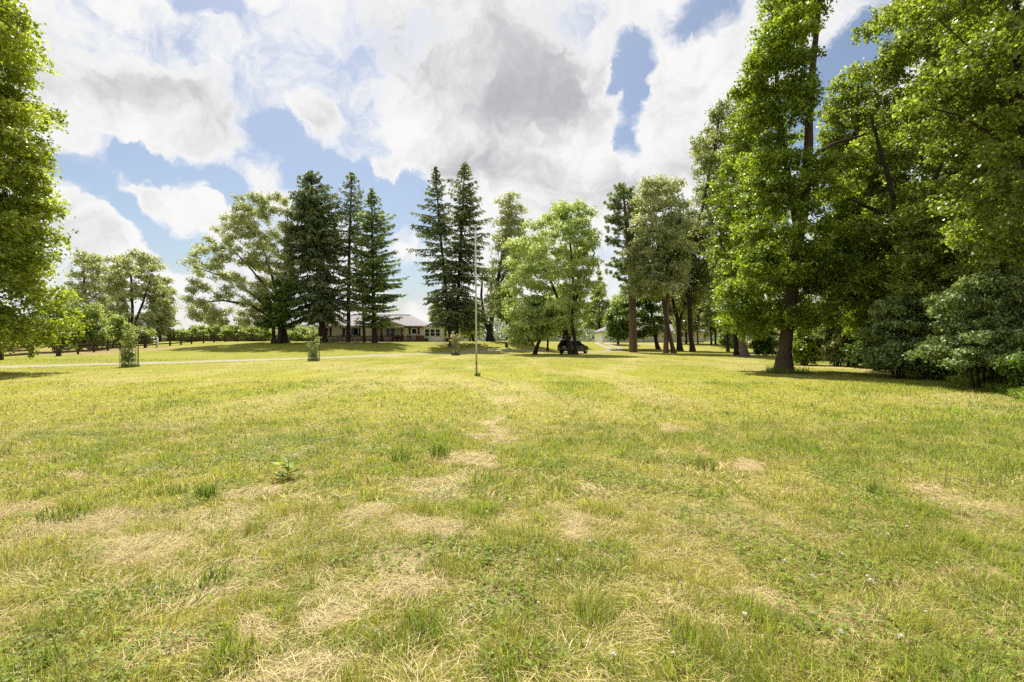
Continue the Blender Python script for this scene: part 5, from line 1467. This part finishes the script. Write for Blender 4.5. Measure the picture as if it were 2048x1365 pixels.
bush('tall pale shrub rising behind the largest pale shrub', 21.5, 1900, 2110, 430, 'shrub', 38000, 85, SG, .11, crad=.75, flat=.5, ragged=.5)
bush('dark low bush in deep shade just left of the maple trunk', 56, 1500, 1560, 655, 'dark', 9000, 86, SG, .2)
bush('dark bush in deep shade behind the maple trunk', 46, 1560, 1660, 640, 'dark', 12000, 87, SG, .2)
bush('dark bush filling the shade behind the arching shrubs', 30, 1690, 1830, 640, 'dark', 14000, 88, SG, .15)  # dark leaf colour paints the black shade below the arching shrubs
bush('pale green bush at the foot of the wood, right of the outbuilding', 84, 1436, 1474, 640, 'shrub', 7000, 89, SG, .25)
bush('shade darkened bush deep under the trees behind the largest pale shrub', 20.5, 1840, 2120, 630, 'dark', 26000, 90, SG, .14)  # dark leaves paint in the shade under the largest pale shrub
# slim stems at the edge of the wood beyond the outbuilding
for i, (px, by, w, top, Y, lab) in enumerate([(1423, 692, 4, 520, 92, 'slim dark stem right of the outbuilding, the left one of two'), (1431, 692, 4, 500, 93, 'slim dark stem right of the outbuilding, the right one of two'), (1396, 692, 3, 600, 96, 'very slim stem in front of the right end of the outbuilding'), (1456, 700, 6, 560, 74, 'dark stem just right of the pale green bush by the wood')]):
    tree('slim_tree', lab, 'tree', Y, px, [[(px, by, w), (px-2, (by+top)/2, w*.8), (px+2, top+15, w*.4)]],
         [(665 if i != 2 else 640, px-22, px+22), (620, px-28, px+28), ((top+620)/2, px-30, px+30), (top, px-14, px+14)], 26, 1.7, NL(9000), .3, 'greydark', 'bark_dark', 'slim trees at the wood edge', seed=95+i)
for i, (px, xl, xr, top, Y, lm, lab) in enumerate([(1372, 1330, 1412, 588, 97, 'lush', 'small leafy tree right in front of the middle of the outbuilding roof'), (1446, 1405, 1480, 575, 95, 'greydark', 'leafy small tree covering the right end of the outbuilding'), (1236, 1204, 1262, 600, 94, 'lush', 'small leafy tree before the garage roof, left of the red pine')]):
    tree('small_tree', lab, 'tree', Y, px, [[(px, 690, 4), (px+2, 640, 3), (px, top+12, 1.2)]],
         [(664, xl+8, xr-8), (650, xl, xr), (625, xl+2, xr-2), (top+14, xl+12, xr-12), (top, xl+28, xr-28)], 34, 1.4, NL(12000), .3, lm, 'bark_dark', None, seed=150+i)
# --- trees in the background
BK = 'trees behind the house and outbuilding'
for i, (xl, xr, top, Y, lm, n, lab) in enumerate([
        (1160, 1235, 572, 122, 'lush', 12000, 'bright leafy tree left of the garage end of the outbuilding'),
        (1100, 1180, 592, 130, 'locust', 11000, 'bright background tree straight behind the parked car'),
        (1215, 1300, 560, 132, 'lush', 11000, 'leafy background tree above the garage roof'),
        (1290, 1370, 548, 136, 'greydark', 11000, 'leafy background tree above the middle of the outbuilding'),
        (1360, 1450, 520, 128, 'grey', 12000, 'pale background tree above the right end of the outbuilding'),
        (1430, 1530, 500, 100, 'greydark', 15000, 'dull green tree behind the grey trunk at the wood'),
        (1520, 1640, 470, 82, 'greydark', 18000, 'dim tree far behind the big right maple'),
        (1600, 1740, 440, 66, 'wood', 18000, 'dim tree behind the small grey green shrub'),
        (1040, 1110, 615, 140, 'locust', 9000, 'pale background tree behind the leaning trunk'),
        (850, 905, 602, 112, 'grey', 8000, 'pale tree behind the sun room roof'),
        (905, 975, 600, 120, 'lush', 9000, 'background tree behind the spruce pair'),
        (1180, 1215, 540, 150, 'grey', 7000, 'tall slim background tree right of the bright box elder')]):
    c = (xl+xr)/2; w = xr-xl; by = HZ-(H(PX(c, Y), Y)-CAMZ)*F/Y
    tree('background_tree', lab, 'tree', Y, c, [[(c, by+1, max(3, w*.06)), (c+2, (by+top)/2, max(2.4, w*.045)), (c, top+12, 1.2)]],
         [(by-6, xl+w*.12, xr-w*.12), (by-(by-top)*.25, xl, xr), (by-(by-top)*.5, xl, xr), (by-(by-top)*.75, xl+w*.08, xr-w*.08), (by-(by-top)*.92, xl+w*.22, xr-w*.22), (top, xl+w*.4, xr-w*.4)],
         int(26+w*.2), w*Y/F*.15, NL(n), .0030*Y, lm, 'bark_dark', BK, seed=110+i, inner=.2, flare=0)
# far-off wood on the horizon, one pale mass
def far_wood():
    r = np.random.default_rng(9); n = 60000
    Y = r.uniform(230, 300, n); px = r.uniform(-400, 1450, n)
    X = PX(px, Y)
    top = 5+5*fbm(X*.03, Y*.02, 3, 3)+4*fbm(X*.12, Y*.05, 6, 2)
    top = top*np.where((px > 300) & (px < 420), .4, 1.0)*np.where((px > 940) & (px < 1100), 1.15, .75)
    z = 1.3+top*r.random(n)**.9
    C = np.stack([X, Y, z], 1)
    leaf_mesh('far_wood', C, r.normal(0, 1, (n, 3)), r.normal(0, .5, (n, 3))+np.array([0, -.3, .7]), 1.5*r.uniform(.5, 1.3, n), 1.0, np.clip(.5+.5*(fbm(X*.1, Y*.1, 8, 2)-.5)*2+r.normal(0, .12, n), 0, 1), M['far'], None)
    tag(bpy.data.objects['far_wood'], kind='stuff')
far_wood()
# undergrowth: nettles and tall grass along the edge of the wood, more than one could count
def undergrowth():
    r = np.random.default_rng(19); n = 130000
    t = r.random(n)
    ep = [(13.2, 12.5), (15.0, 15.0), (18.8, 22.5), (21.5, 28.5), (25.0, 36), (30, 48), (37, 66)]
    ex = np.array([p[0] for p in ep]); ey = np.array([p[1] for p in ep])
    y = r.uniform(12.0, 62, n)**1.0
    y = 12+50*r.random(n)**2
    x = np.interp(y, ey, ex)+r.exponential(1.6, n)*(.5+y/40)-.5
    hh = (.18+.75*fbm(x*.8, y*.8, 5, 3)*ss((x-np.interp(y, ey, ex)+.6)/1.4))*r.random(n)**.7
    C = np.stack([x, y, hgt(x, y)+hh*1.1], 1)
    s = .004*y+.03
    leaf_mesh('undergrowth', C, r.normal(0, .6, (n, 3))+np.array([0, 0, .3]), r.normal(0, .5, (n, 3))+np.array([0, 0, .7]), s*r.uniform(.6, 1.4, n), s*.5, np.clip(fbm(x, y, 2, 3)+r.normal(0, .15, n), 0, 1), M['maple'], None)
    tag(bpy.data.objects['undergrowth'], kind='stuff')
undergrowth()
